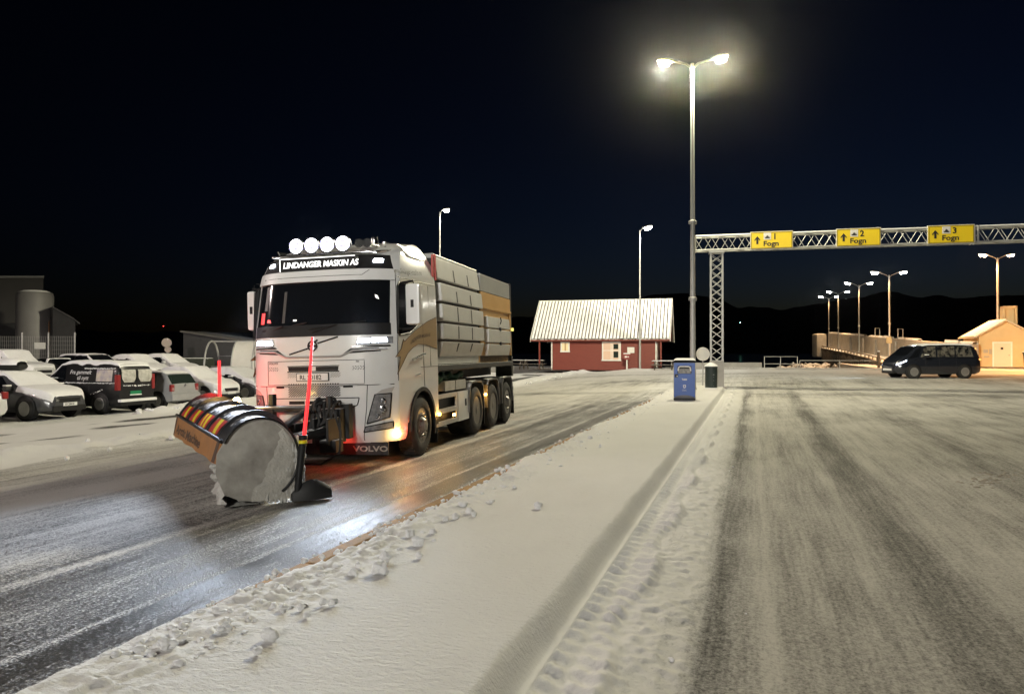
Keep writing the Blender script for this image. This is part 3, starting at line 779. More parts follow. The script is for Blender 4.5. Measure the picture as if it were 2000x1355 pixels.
for sg in (-1, 1):
    for r_ in range(3):
        for c_ in range(5):
            yy = sg * .72 + (c_ - 2) * .038 + .012 * (r_ % 2); zz = 1.49 + r_ * .022 + .006 * (c_ % 2)
            fpatch(mb, [(yy, zz), (yy + .022, zz), (yy + .026, zz + .008), (yy + .004, zz + .008)], .006, 1, 1)
for r_ in range(2):
    for c_ in range(3): fpatch(mb, [(-.42 + c_*.285, .90 + r_*.07), (-.15 + c_*.285, .90 + r_*.07), (-.15 + c_*.285, .95 + r_*.07), (-.42 + c_*.285, .95 + r_*.07)], .006, 4, 2)
for sg in (-1, 1): fpatch(mb, [(sg*.50, 1.22), (sg*.65, 1.22), (sg*.65, 1.255), (sg*.50, 1.255)], .009, 3, 1)
mb.build('grille', BLACK, cab)
mb = MB(); fline(mb, [(-.44, 1.475), (.44, 1.475)], .008); fline(mb, [(-.44, 1.56), (.44, 1.56)], .006); mb.build('grille_trim', CHROME, cab)
MB().text('VOLVO', lambda a, b: (cf(-.7 + a, 1.61, .008), -.78 + a * 1.15, 1.595 + b), .045, bold=.001).build('maker_lettering', INK, cab, smooth=0)
MB().text('FH', lambda a, b: (cf(.7 + a, 1.61, .008), .70 + a, 1.60 + b), .04, bold=.001).build('model_lettering', INK, cab, smooth=0)
# number plate
mb = MB().slot(1).box((1.455, -.275, 1.325), (1.468, .275, 1.455)); mb.slot(0).box((1.468, -.262, 1.336), (1.474, .262, 1.444))
npl = mb.build('number_plate', [PLATE, INK], cab, smooth=0)
MB().text('RL 50182', lambda a, b: (1.476, -.215 + a * .98, 1.353 + b), .098, bold=.002).build('plate_lettering', INK, npl, smooth=0)
# lower headlamps, fog lamps, corner lamps
for sg in (-1, 1):
    mb = MB(); c = [(sg*.84, .66), (sg*1.13, .745), (sg*1.16, 1.10), (sg*.965, 1.095)]
    fbox(mb, c, -.01, .016, 8, 6); hl = mb.build('main_headlamp', LENS, bump)
    mb = MB()
    for (yy, zz, r_) in ((1.06, 1.0, .048), (1.05, .87, .062), (.99, .77, .04)):
        T = Matrix.Translation((cf(yy, zz, .012), sg*yy, zz)) @ Matrix.Rotation(R(90) , 4, 'Y') @ Matrix.Rotation(sg * R(-20), 4, 'X')
        mb.lathe([(r_*.35, .0), (r_*.5, .012), (r_*.9, .006), (r_, .014), (r_*.95, .0)], 18, T)
    mb.build('reflector', CHROME, hl)
    mb = MB(); fline(mb, [(sg*.84, .655), (sg*1.14, .74), (sg*1.17, 1.11), (sg*.96, 1.10), (sg*.84, .655)], .009, .012, 6); mb.build('headlamp_frame', BLACK, hl)
    mb = MB(); fbox(mb, [(sg*.965, 1.10), (sg*1.165, 1.12), (sg*1.20, 1.21), (sg*1.05, 1.17)], -.01, .016, 6); mb.build('indicator_lens', mat('indicator_glass', (.45, .43, .42), .25), hl)
    mb = MB(); fbox(mb, [(sg*.79, .535), (sg*1.17, .575), (sg*1.17, .665), (sg*.82, .605)], -.01, .012, 8); fg = mb.build('fog_lamp', LENS, bump)
    mb = MB(); fline(mb, [(sg*.79, .53), (sg*1.18, .57), (sg*1.18, .67), (sg*.82, .61), (sg*.79, .53)], .009, .01, 6); mb.build('fog_lamp_frame', BLACK, fg)
    mb = MB().lathe([(.0, .03), (.03, .025), (.04, 0)], 14, Matrix.Translation((1.08, sg*1.235, .465)) @ Matrix.Rotation(R(90) * -sg, 4, 'X')); mb.build('corner_lamp', AMBERB, bump)
    mb = MB().box((.80, sg*1.235 - .01, .50), (.84, sg*1.235 + .015, .56)); mb.build('side_marker', REDL, bump)
light('corner_amber', 'POINT', (1.12, 1.36, .44), (1, .55, .15), 2.6, truck, size=.04)
light('front_red', 'POINT', (.86, 1.33, .42), (1, .05, .03), 1.6, truck, size=.04)
light('under_red', 'POINT', (1.55, .45, .35), (1, .04, .02), 1.0, truck, size=.05)
# mud flap with lettering
mb = MB().box((1.24, -1.14, .17), (1.262, 1.14, .365)); fl = mb.build('front_mudflap', BLACKD, truck, smooth=0)
MB().text('VOLVO', lambda a, b: (1.266, .56 + a * 1.5, .225 + b), .115, bold=.004).build('flap_lettering', mat('flap_white', (.5, .47, .40), .6, c2=(.2, .19, .17), nscale=16), fl, smooth=0)
# cab side: window, mirrors, ribbon, text, seams
SY = 1.254
def side(mb, pts, off=0.0, th=.004, sg=1):
    def hs(x, z): return sg * (hw(z) + off)
    n = len(pts)
    mb.add([(x, hs(x, z) + sg*th, z) for x, z in pts], [tuple(range(n))])
    mb.add([(x, hs(x, z), z) for x, z in pts] + [(x, hs(x, z) + sg*th, z) for x, z in pts], [(i, (i+1) % n, n + (i+1) % n, n + i) for i in range(n)])
for sg in (-1, 1):
    mb = MB(); side(mb, [(1.00, 2.78), (.92, 2.84), (.20, 2.84), (.12, 2.76), (.12, 2.22), (.55, 2.06), (.98, 2.02), (1.04, 2.06)], .001, .008, sg); wn = mb.build('side_window', GLASS, cab, smooth=0)
    mb = MB(); q = [(1.0, 2.78), (.92, 2.85), (.20, 2.85), (.11, 2.76), (.11, 2.21), (.55, 2.05), (.98, 2.01), (1.05, 2.05), (1.0, 2.78)]
    mb.tube([(x, sg*(hw(z) + .006), z) for x, z in q], .016, 6, False); mb.build('window_frame', BLACK, wn)
    mb = MB()
    for ln in ([(-.02, 2.9), (-.08, 2.2), (-.1, 1.49), (-.12, 1.16)], [(-.83, 1.49), (.05, 1.49)], [(1.05, 2.9), (1.07, 2.1), (1.06, 1.3)], [(-.8, 2.93), (1.0, 2.93)], [(-.42, 2.9), (-.45, 1.5)]):
        mb.tube([(x, sg*(hw(z) + .001), z) for x, z in ln], .005, 6)
    mb.build('door_seam', BLACK, cab)
    mb = MB().tube([(.46, sg*1.27, 1.62), (.30, sg*1.285, 1.66), (.05, sg*1.285, 1.70), (-.12, sg*1.27, 1.71)], .022, 8); mb.tube([(.34, sg*1.262, 1.36), (.1, sg*1.262, 1.38)], .014, 8); mb.build('door_handle', CHROME, cab)
    # mirrors: tall white housings held forward of the window
    my = 1.46 if sg > 0 else -1.37; mw = .12 if sg > 0 else .085
    mb = MB().rbox((.74, my - mw, 2.17), (.94, my + mw, 2.82), .05)
    mi = mb.build('mirror', PAINT, truck)
    for q in ([(.85, sg*1.24, 2.84), (.88, my, 2.86), (.86, my, 2.80)], [(.85, sg*1.24, 2.1), (.88, my, 2.12), (.86, my, 2.18)]): MB().tube(q, .02, 8).build('mirror_arm', BLACK, mi)
    MB().box((.728, my - mw + .03, 2.22), (.739, my + mw - .03, 2.77)).build('mirror_glass', GLASS, mi, smooth=0)
    MB().box((.940, my - .025, 2.44), (.945, my + .025, 2.56)).build('mirror_badge', BLACK, mi, smooth=0)
    # gold ribbon
    rib = [(-.80, 2.37), (-.3, 2.27), (.29, 2.10), (.55, 2.0), (.78, 1.91), (.82, 1.945), (.92, 1.80), (1.17, 1.665), (.97, 1.672), (1.10, 1.40), (.86, 1.575), (.66, 1.72), (.42, 1.815), (.17, 1.875), (-.2, 1.87), (-.8, 1.80)]
    mb = MB(); top = rib[:7]; 
    side(mb, [rib[0], rib[1], rib[2], rib[3], rib[4], rib[11], rib[12], rib[13], rib[14], rib[15]], .001, .004, sg)
    side(mb, [rib[4], rib[5], rib[6], rib[7], rib[8], rib[9], rib[10], rib[11]], .001, .004, sg); rb = mb.build('ribbon_decal', GOLD, cab, smooth=0)
    mb = MB(); mb.tube([(x, sg*(hw(z) + .005), z) for x, z in rib], .006, 5); mb.build('ribbon_outline', GOLDD, rb)
    if sg == 1:
        def rf(a, b):
            x = .52 - a; zc = pl(x, [-.8, .17, .66], [2.09, 2.0, 1.86]); return (x, 1.25 + .008, zc - .035 + b)
        MB().text('LINDANGER MASKIN AS', rf, .088, bold=.001, shear=.2).build('ribbon_lettering', GOLDD, rb, smooth=0)
        MB().text('www.lindanger-maskin.no', lambda a, b: (1.10 - a, hw(2.98 + a * .08 + b) + .004, 2.975 + a * .07 + b), .125, bold=.001, shear=.1).build('web_lettering', mat('grey_ink', (.10, .10, .10), .5), cab, smooth=0)
    # roof spoiler window
    mb = MB(); side(mb, [(.55, 3.50), (.25, 3.36), (-.40, 3.36), (-.36, 3.50), (-.2, 3.54)], .012, .006, sg); mb.build('roof_deflector', BLACK, cab, smooth=0)
    mb = MB().tube([(x, sg*(hw(z) + .02), z) for x, z in [(.57, 3.51), (.25, 3.35), (-.42, 3.35)]], .012, 6); mb.build('deflector_trim', CHROME, cab)
    mb = MB().box((-.80, sg*1.20, 3.10), (-.74, sg*1.225, 3.50)); mb.build('rear_marker_strip', mat('dull_red', (.45, .05, .04), .5), cab, smooth=0)
    # step and lower panel behind front wheel
    mb = MB().box((-.84, sg*1.10, .45), (-.62, sg*1.235, .64)); mb.build('cab_step', BLACK, truck, smooth=0)
    mb = MB().box((-.82, sg*.72, .12), (-.80, sg*1.22, .75)); mb.build('mudflap', BLACK, truck, smooth=0)
# ---- wheels
def wheel(x, sg, steel, width=.30, yc=1.09):
    T = Matrix.Translation((x, sg * yc, .505)) @ Matrix.Rotation(R(-90) * sg, 4, 'X')
    hwid = width / 2
    mb = MB().lathe([(.29, -hwid), (.33, -hwid - .01), (.44, -hwid), (.492, -hwid + .03), (.505, -hwid + .07), (.505, hwid - .07), (.492, hwid - .03), (.44, hwid), (.33, hwid + .01), (.295, hwid - .005), (.29, hwid - .03)], 44, T)
    for k in range(48):
        a = 2 * math.pi * k / 48
        for zz in (-.07, .07):
            mb.box((-.012, .495, zz - .055), (.014, .512, zz + .055), T @ Matrix.Rotation(a, 4, 'Z'))
    wo = mb.build('wheel', RUBBER, truck, smooth=35)
    if steel == 'front':
        prof = [(.295, hwid - .01), (.285, hwid - .05), (.265, hwid - .045), (.20, hwid + .0), (.165, hwid + .005), (.15, hwid - .02), (.13, hwid + .02), (.09, hwid + .06), (0, hwid + .065)]
    else:
        prof = [(.295, hwid - .01), (.285, hwid - .04), (.265, hwid - .10), (.24, hwid - .17), (.17, hwid - .17), (.155, hwid - .10), (.13, hwid - .04), (.09, hwid - .01), (0, hwid)]
    mb = MB().slot(0).lathe(prof, 40, T)
    z_ = hwid - .0 if steel == 'front' else hwid - .165
    for k in range(10):
        a = 2 * math.pi * k / 10
        mb.slot(0).lathe([(.014, z_), (.014, z_ + .03), (0, z_ + .035)], 8, T @ Matrix.Translation((.182 * math.cos(a), .182 * math.sin(a), 0)))
        if steel == 'front':
            a += .314
            mb.slot(1).lathe([(.022, z_ - .018), (.022, z_ - .010), (0, z_ - .010)], 10, T @ Matrix.Translation((.232 * math.cos(a), .232 * math.sin(a), 0)))
    rm = mb.build('rim', [mat('rim_steel_%s' % steel, (.30, .29, .27) if steel == 'front' else (.20, .19, .17), .45, metal=.5, c2=(.17, .165, .155), nscale=9), BLACK], wo, smooth=35)
for sg in (-1, 1):
    wheel(0, sg, 'front'); wheel(-3.35, sg, 'rear', .58, .95); wheel(-4.73, sg, 'rear', .58, .95); wheel(-6.12, sg, 'front', .34, 1.06)
    for xx in (-3.35, -4.73, -6.12):
        mb = MB(); P = []
        for a in [R(q) for q in (-2, 12, 26, 40, 50, 58)]: P.append(a)
        prof = [(.60, .50), (.585, .80), (.52, 1.02), (.38, 1.125), (.0, 1.14), (-.38, 1.125), (-.52, 1.02), (-.585, .80), (-.60, .50)]
        A = [[(xx + px_, sg*.70, pz), (xx + px_, sg*1.25, pz), (xx + px_ * .96, sg*1.255, pz - .03 if abs(px_) < .5 else pz), (xx + px_ * .93, sg*1.25, pz - .035)] for px_, pz in prof]
        mb.grid(A); mb.build('rear_fender', mat('fender_grey', (.16, .155, .15), .5, c2=(.10, .10, .095), dust=.12), truck, smooth=30)
    for xx in (-3.98, -5.36, -6.85):
        MB().box((xx - .012, sg*.72, .16), (xx + .012, sg*1.22, .62)).build('rear_mudflap', BLACK, truck, smooth=0)
    # side guard
    mb = MB()
    for z0, z1 in ((.885, .965), (.61, .70), (.385, .475)): mb.rbox((-2.06, sg*1.20 - .02, z0), (-.66, sg*1.20 + .025, z1), .012)
    for x0 in (-2.05, -.75): mb.rbox((x0, sg*1.20 - .018, .39), (x0 + .09, sg*1.20 + .022, .96), .01)
    gd = mb.build('side_guard', ALU, truck)
    MB().box((-2.0, sg*1.02, .44), (-.72, sg*1.10, .92)).build('guard_backing', BLACK, gd, smooth=0)
    mb = MB().rbox((-2.80, sg*1.215 - .03, .375), (-2.08, sg*1.215 + .012, .965), .02); tp = mb.build('tool_locker', PAINT, truck)
    MB().box((-2.62, sg*1.228, .66), (-2.52, sg*1.234, .80)).build('locker_latch', BLACK, tp, smooth=0)
    mb = MB().rbox((-2.06, sg*1.12 - .2, 1.0), (-1.42, sg*1.12 + .06, 1.19), .02).rbox((-2.78, sg*1.12 - .2, 1.0), (-2.10, sg*1.12 + .06, 1.19), .02); mb.build('storage_box', PAINTD, truck)
    pts = [(-.95 - 1.85 * u, sg*(1.05 + .05 * math.sin(u * 9)), 1.275 + .03 * math.sin(u * 23)) for u in np.linspace(0, 1, 26)]
    MB().tube(pts, [.055 + .02 * math.sin(i * 1.7) for i in range(26)], 10).tube([(a, b - sg*.03, c - .07) for a, b, c in pts[3:20]], .045, 8).build('green_hose', GREEN, truck)
    for (xx, zz) in ((-.86, .62), (-4.04, .80), (-1.72, .54)):
        MB().rbox((xx - .045, sg*1.232, zz - .025), (xx + .045, sg*1.262, zz + .025), .008).build('side_marker', AMBER, truck)
for xx, zz in ((-.86, .62), (-4.04, .8)): light('amber_marker', 'POINT', (xx, 1.34, zz), (1, .5, .1), 3.0, truck, size=.03)
# chassis, hook frame
mb = MB()
for sg in (-1, 1): mb.box((-6.9, sg*.42 - .05, .82), (.8, sg*.42 + .05, 1.12))
mb.box((-6.95, -.9, .95), (-6.85, .9, 1.10)); mb.box((-2.9, -1.0, .55), (-.9, 1.0, .95)); mb.tube([(0, -1, .5), (0, 1, .5)], .09); 
for xx in (-3.35, -4.73, -6.12): mb.tube([(xx, -1, .5), (xx, 1, .5)], .11)
mb.box((.2, -.5, .5), (1.2, .5, 1.05))
mb.build('chassis', BLACK, truck, smooth=30)
mb = MB()
for sg in (-1, 1):
    mb.box((-6.85, sg*.55 - .08, 1.17), (-.95, sg*.55 + .08, 1.38))
    mb.box((-6.8, sg*1.19 - .05, 1.40), (-.88, sg*1.19 + .05, 1.505))
for xx in np.arange(-6.7, -1, .95): mb.box((xx, -1.2, 1.38), (xx + .08, 1.2, 1.50)); 
mb.box((-7.05, .75, 1.12), (-6.88, 1.18, 1.62)); mb.box((-7.05, -1.18, 1.12), (-6.88, -.75, 1.62)); mb.tube([(-7.0, -.9, 1.2), (-6.4, -.9, .8)], .05); mb.tube([(-7.0, .9, 1.2), (-6.4, .9, .8)], .05)
mb.build('hook_frame', BLACKD, truck, smooth=30, bevel=.006)
mb = MB().box((-7.12, -1.1, .72), (-7.06, 1.1, .84)); mb.box((-7.16, .85, .74), (-7.1, 1.15, .84)); mb.box((-7.06, -.5, .75), (-6.8, -.42, 1.0)); mb.box((-7.06, .42, .75), (-6.8, .5, 1.0)); rb = mb.build('rear_bar', BLACK, truck, smooth=30)
for sg in (-1, 1): MB().box((-7.19, sg*1.0 - .12, .75), (-7.13, sg*1.0 + .12, .83)).build('tail_lamp', REDL, rb, smooth=0)
# ---- container
mb = MB()
mb.prism([(-.93, 1.56), (-.93, 3.46), (-3.86, 3.46), (-3.86, 1.56)], lambda x, z, h: (x, h, z), -1.165, 1.165)
mb.box((-6.66, -1.19, 1.52), (-3.86, 1.19, 3.40))
cont = mb.build('container', BLACK, truck, smooth=30)
# grey top section and yellow sides
for sg in (-1, 1):
    mb = MB().rbox((-6.68, sg*1.205 - .02, 3.10), (-3.88, sg*1.205 + .02, 3.455), .012); mb.build('upper_panel', GREYP, cont)
    mb = MB().rbox((-6.66, sg*1.21 - .02, 2.77), (-3.88, sg*1.21 + .025, 3.09), .015).rbox((-6.66, sg*1.20 - .02, 1.66), (-3.88, sg*1.20 + .02, 2.765), .01)
    mb.rbox((-6.64, sg*1.215 - .02, 2.71), (-3.89, sg*1.215 + .05, 2.775), .015).rbox((-6.48, sg*1.17 - .02, 1.51), (-3.70, sg*1.17 + .02, 1.665), .015).rbox((-6.64, sg*1.22 - .02, 1.66), (-6.52, sg*1.22 + .03, 2.70), .012)
    mb.build('yellow_panel', YELLOW, cont)
    mb = MB()
    def row(x0, x1, n, z0, z1, lean0, lean1, g=.036):
        for i in range(n):
            a = x0 + (x1 - x0) * i / n + (g if i else 0); b = x0 + (x1 - x0) * (i + 1) / n - (g if i < n - 1 else 0)
            lo, hi = min(a, b), max(a, b)
            bm = bmesh.new(); bmesh.ops.create_cube(bm, size=1)
            for q in bm.verts:
                fx = q.co.x + .5; fy = q.co.y + .5; fz = q.co.z + .5
                ln = lean0 + (lean1 - lean0) * fz
                q.co = Vector((lo + fx * (hi - lo), sg * (1.14 + fy * (ln - 1.14)), z0 + fz * (z1 - z0)))
            bmesh.ops.bevel(bm, geom=list(bm.edges), offset=.022, segments=2, affect='EDGES', profile=.6)
            bm.verts.index_update()
            mb.add([q.co.copy() for q in bm.verts], [[q.index for q in f.verts] for f in bm.faces]); bm.free()
    row(-.97, -3.80, 3, 3.09, 3.49, 1.24, 1.19); row(-1.05, -3.86, 3, 2.69, 3.02, 1.29, 1.26); row(-1.05, -3.87, 3, 2.32, 2.635, 1.30, 1.285)
    row(-1.05, -3.87, 3, 1.985, 2.27, 1.30, 1.30); row(-1.05, -3.87, 3, 1.66, 1.935, 1.22, 1.30)
    mb.rbox((-3.75, sg*1.16 - .02, 1.52), (-.95, sg*1.16 + .03, 1.66), .01)
    gp_ = MB()
    for z0, z1, l0, l1 in ((3.09, 3.49, 1.24, 1.19), (2.69, 3.02, 1.29, 1.26), (2.32, 2.635, 1.30, 1.285), (1.985, 2.27, 1.30, 1.30), (1.66, 1.935, 1.22, 1.30)):
        for q in (1, 2):
            xm = -1.05 + (-3.87 + 1.05) * q / 3; gp_.prism([(1.15, z0 + .01), (l0 + .001, z0 + .014), (l1 + .001, z1 - .02), (1.15, z1 - .02)], lambda a, z, h: (h, sg * a, z), xm - .033, xm + .033)
    mb.wn = True; bt_ = mb.build('brine_tank', TANK, cont, smooth=35); gp_.build('tank_seam', BLACK, bt_, smooth=0)
    mb = MB()
    row(-4.15, -6.25, 2, 2.30, 2.55, 1.32, 1.30); row(-4.15, -6.25, 2, 1.96, 2.26, 1.33, 1.33); row(-4.15, -6.25, 2, 1.66, 1.92, 1.28, 1.33)
    mb.wn = True; mb.build('small_brine_tank', TANK, cont, smooth=35)
    mb = MB()
    for z in (1.94, 2.28): mb.box((-5.25, sg*1.31, z - .04), (-5.15, sg*1.345, z + .04))
    mb.tube([(-5.2, sg*1.34, 2.56), (-5.22, sg*1.35, 2.48), (-5.17, sg*1.34, 2.40)], .012); mb.build('tank_clamp', BLACK, cont, smooth=0)
    MB().rbox((-.93, sg*1.19 - .03, 3.05), (-.87, sg*1.19 + .04, 3.52), .01).build('red_reflector_post', RED, cont)
    mb = MB().rbox((-6.74, sg*1.19 - .05, 1.5), (-6.66, sg*1.19 + .05, 3.50), .012).rbox((-.92, sg*1.16 - .05, 1.5), (-.84, sg*1.16 + .04, 3.1), .012); mb.build('corner_post', BLACKD, cont)
mb = MB().box((-3.84, -1.17, 3.455), (-.95, 1.17, 3.56)); mb.build('cover', GREYP, cont, smooth=30, bevel=.03)
mb = MB().rbox((-6.70, -1.21, 3.455), (-3.90, -1.15, 3.49), .01).rbox((-6.70, 1.15, 3.455), (-3.90, 1.21, 3.49), .01).rbox((-6.74, -1.2, 3.455), (-6.68, 1.2, 3.49), .01); mb.build('top_rail', ALU, cont)
MB().rbox((-6.72, 1.22, 2.28), (-6.66, 1.30, 2.36), .01).build('rear_marker_lamp', mat('dim_yellow_lamp', (.6, .5, .1), .4, emit=(.9, .8, .2), es=.6), cont)
# truck headlight beams
for sg in (-1, 1):
    sp = light('headlight_beam', 'SPOT', (1.62, sg * .93, 1.93), HEAD_COL, 420 if sg > 0 else 480, truck, size=.4, spot=R(68), blend=1.0)
    d = Vector((1, (.02 if sg > 0 else .22), -.37)).normalized()
    sp.rotation_euler = d.to_track_quat('-Z', 'Y').to_euler()
rl_ = light('roof_beam', 'SPOT', (1.25, 0, 3.47), HEAD_COL, 80, truck, size=.3, spot=R(60), blend=.5)
rl_.rotation_euler = Vector((1, 0, -.22)).to_track_quat('-Z', 'Y').to_euler()

# ============================================================ SNOW PLOUGH
plough = empty('snow_plough', (0, 0, 0), 0, 'black one way snow plough with orange rubber flap in front of the lorry', 'snow plough')
plough.matrix_world = TM
AX = Vector((-3.02, -3.01, 0)).normalized(); NE = Vector((4.15, .94, .02)); NN = Vector((-AX.y, AX.x, 0)); PW = 4.2
def pp(u, a, z): return NE + AX * (u * PW) + NN * a + Vector((0, 0, z))
def prof(u, n=26, shrink=0):
    k = 1 + .10 * u; da = -.12 * u
    pts = []
    for i in range(n):
        q = R(-118 - 215 * 0) ; 
        a = R(-105 - 48 * u) - (R(228 - 48 * u)) * i / (n - 1)          # from bottom rear, round the back, over the top to the front lip
        r = (.47 - shrink) * k
        pts.append((.17 + da + r * math.cos(a) * .93, .51 * k + r * math.sin(a)))
    # straight bottom to the cutting edge
    pts[0] = (.17 + da - .02, .02) if u < .15 else pts[0]
    return pts
mb = MB(); U = np.linspace(0, 1, 15)
A = [[pp(u, a, z) for a, z in prof(u)] for u in U]; B = [[pp(u, a, z) for a, z in prof(u, shrink=.03)] for u in U]
mb.grid(A); mb.grid(B); mb.grid([[r[-1] for r in A], [r[-1] for r in B]]); mb.grid([[r[0] for r in A], [r[0] for r in B]])
bl = mb.build('mouldboard', PLDARK, plough, smooth=40)
# end plates
def endplate(u0, m, name):
    mb = MB(); pr = prof(u0); c = pr + [(pr[-1][0] + .07, pr[-1][1] - .12), (pr[-1][0] + .09, pr[-1][1] - .34), (pr[-1][0] + .0, pr[-1][1] - .58), (.40 - .5 * u0, .06), (.17 - .5*u0, .02)]
    n = len(c)
    o0, o1 = (-.025, .0) if u0 == 0 else (0, .025)
    V = [pp(u0, a, z) + AX * o0 for a, z in c] + [pp(u0, a, z) + AX * o1 for a, z in c]
    mb.add(V, [tuple(range(n)), tuple(reversed(range(n, 2*n)))] + [(i, (i+1) % n, n + (i+1) % n, n + i) for i in range(n)])
    return mb.build(name, m, plough, smooth=30)
endplate(0, PLGREY, 'end_plate')
mb = MB(); mb.tube([pp(-.012, a, z) for a, z in prof(0)[2:]], .014, 6); mb.build('end_plate_rim', BLACK, plough)
# ribs
for u in (.10, .30, .52, .74, .96):
    mb = MB(); pr = prof(u)[4:]
    for i in range(len(pr) - 1):
        (a0, z0), (a1, z1) = pr[i], pr[i+1]
        k = 1 + .10*u; cx, cz = .17 - .12*u, .51*k
        def ex(a, z, h): 
            d = Vector((a - cx, z - cz)).normalized(); return (a + d.x*h, z + d.y*h)
        hh = [.07 * min(1, max(.12, (len(pr) - 1 - j_) / 9)) for j_ in (i, i + 1)]
        q0, q1 = ex(a0, z0, hh[0]), ex(a1, z1, hh[1])
        w0, w1 = u - .006, u + .006
        V = [pp(w0, a0, z0), pp(w0, a1, z1), pp(w0, *q1), pp(w0, *q0), pp(w1, a0, z0), pp(w1, a1, z1), pp(w1, *q1), pp(w1, *q0)]
        mb.add(V, [(0,1,2,3), (7,6,5,4), (3,2,6,7)])
    mb.build('rib', PLDARK, plough, smooth=30)
# hazard stickers
for (u0, u1) in ((.13, .27), (.34, .49), (.56, .70), (.78, .92)):
    mb = MB()
    def sp(u, q):
        pr = prof(u); n = len(pr) - 1; x = q * n; i = min(n-1, int(x)); f = x - i
        a = pr[i][0]*(1-f) + pr[i+1][0]*f; z = pr[i][1]*(1-f) + pr[i+1][1]*f
        k = 1 + .10*u; d = Vector((a - (.17 - .12*u), z - .51*k)).normalized()
        return pp(u, a + d.x*.006, z + d.y*.006)
    cuts = [0, .30, .62, 1.0] if u0 != .34 else [0, .25, .48, .66, .82, 1.0]
    for j in range(len(cuts) - 1):
        mb.slot(j % 2)
        sh = .10
        P = [[sp(u0 + (u1-u0) * min(1, max(0, (cuts[j+e] + (sh * (1 - q2 * 2) if 0 < cuts[j+e] < 1 else 0)))), .865 + .115 * q2) for e in (0, 1)] for q2 in np.linspace(0, 1, 5)]
        mb.grid(P)
    mb.build('hazard_sticker', [RED, YEL], plough, smooth=60)
# flap with clamping bar
mb = MB(); P = []; P2 = []
for u in np.linspace(.0, 1, 24):
    a, z = prof(u)[-1]; w_ = .012 * math.sin(u * 23)
    h = .25 + .07 * u
    col_ = [(a + .015 + .07 * q + w_ * q, z + .02 - h * q) for q in np.linspace(0, 1, 6)]
    P.append([pp(u, *q) for q in col_]); P2.append([pp(u, q[0] - .018, q[1]) for q in col_])
mb.grid(P); mb.grid(P2); mb.grid([[r[-1] for r in P], [r[-1] for r in P2]]); mb.grid([P[0], P2[0]]); mb.grid([P[-1], P2[-1]])
flap = mb.build('rubber_flap', ORANGE, plough, smooth=50)
def fpos(u, q, off=.004):
    a, z = prof(u)[-1]; h = .25 + .07 * u; w_ = .012 * math.sin(u * 23)
    return pp(u, a + .015 + .07*q + w_*q + off, z + .02 - h*q)
MB().text('Arctic Machine', lambda a, b: fpos(.90 - a * .43, .80 - b * 2.7), .225, bold=.006).build('flap_lettering', BROWN, flap, smooth=0)
for u in (.035, .965): MB().grid([[fpos(u - .02, q) for q in (.04, .35, .65, .97)], [fpos(u + .02, q) for q in (.04, .35, .65, .97)]]).build('flap_band', BROWN, flap, smooth=0)
mb = MB(); mb.tube([pp(u, prof(u)[-1][0] + .018, prof(u)[-1][1] + .015) for u in np.linspace(-.005, 1, 12)], .022, 8); mb.build('clamping_bar', BLACK, plough)
# snow caked on the end, cutting edge and skid shoe
mb = MB().tube([pp(u, *prof(u)[0]) for u in np.linspace(0, 1, 16)], .03, 6); mb.build('cutting_edge', STEEL, plough)
mb = MB()
P = []
for i, u in enumerate(np.linspace(0, 1, 9)):
    a = -.16 - .46 * u; wd = .04 + .045 * math.sin(u * 3); h = .10 + .13 * math.sin(u * 3.0)
    P.append([pp(-.03, a, .0) - AX*wd, pp(-.03, a, h*.7) - AX*wd*.8, pp(-.03, a, h), pp(-.03, a, h*.8) + AX*wd, pp(-.03, a, 0) + AX*wd])
mb.grid(P); mb.add(P[0], [tuple(range(5))]); mb.add(P[-1], [tuple(range(5))]); mb.build('skid_shoe', BLACKD, plough, smooth=50)
# snow stuck to the end plate
def blob(c, r, seed, sq=(1, 1, .8), n=3):
    bm = bmesh.new(); bmesh.ops.create_icosphere(bm, subdivisions=n, radius=1)
    rr = random.Random(seed); ph = [rr.uniform(0, 6.28) for _ in range(9)]
    for q in bm.verts:
        d = q.co.normalized()
        kk = 1.4 + n * .5
        k = 1 + .16*math.sin(3.1*d.x + ph[0] + 1.4*d.y) + .13*math.sin(4.3*d.y + ph[1] + d.z) + .10*math.sin(5.2*d.z + ph[2]) + .08*math.sin(9*d.x + ph[3])*math.sin(8*d.y + ph[4]) + .06*math.sin(17*d.z + ph[5])*math.sin(15*d.x + ph[6]) + .04*math.sin(31*d.x + ph[7])*math.sin(29*d.y + ph[8])
        q.co = Vector((d.x*sq[0], d.y*sq[1], d.z*sq[2])) * r * k
    bm.verts.index_update()
    v = [Vector(c) + q.co for q in bm.verts]; f = [[q.index for q in fc.verts] for fc in bm.faces]; bm.free(); return v, f
mb = MB()
for i in range(170):
    a = -.34 + abs(rng.normal()) * .20; z = rng.uniform(.0, .70) * (1 if a < -.14 else .28)
    mb.add(*blob(pp(-.003, a, z), rng.uniform(.02, .07), i, (.45, .45, 1), 2))
for i in range(30):
    u = rng.uniform(-.02, .3); mb.add(*blob(pp(u, .42 - .12*u + rng.uniform(-.08, .12), rng.uniform(.0, .34)), rng.uniform(.02, .05), 60+i, (1, 1, .8), 2))
mb.build('caked_snow', mat('grey_snow', (.42, .41, .38), .8, c2=(.6, .59, .56), nscale=8, bump=.6, bscale=30), plough)
mb = MB(); G = []
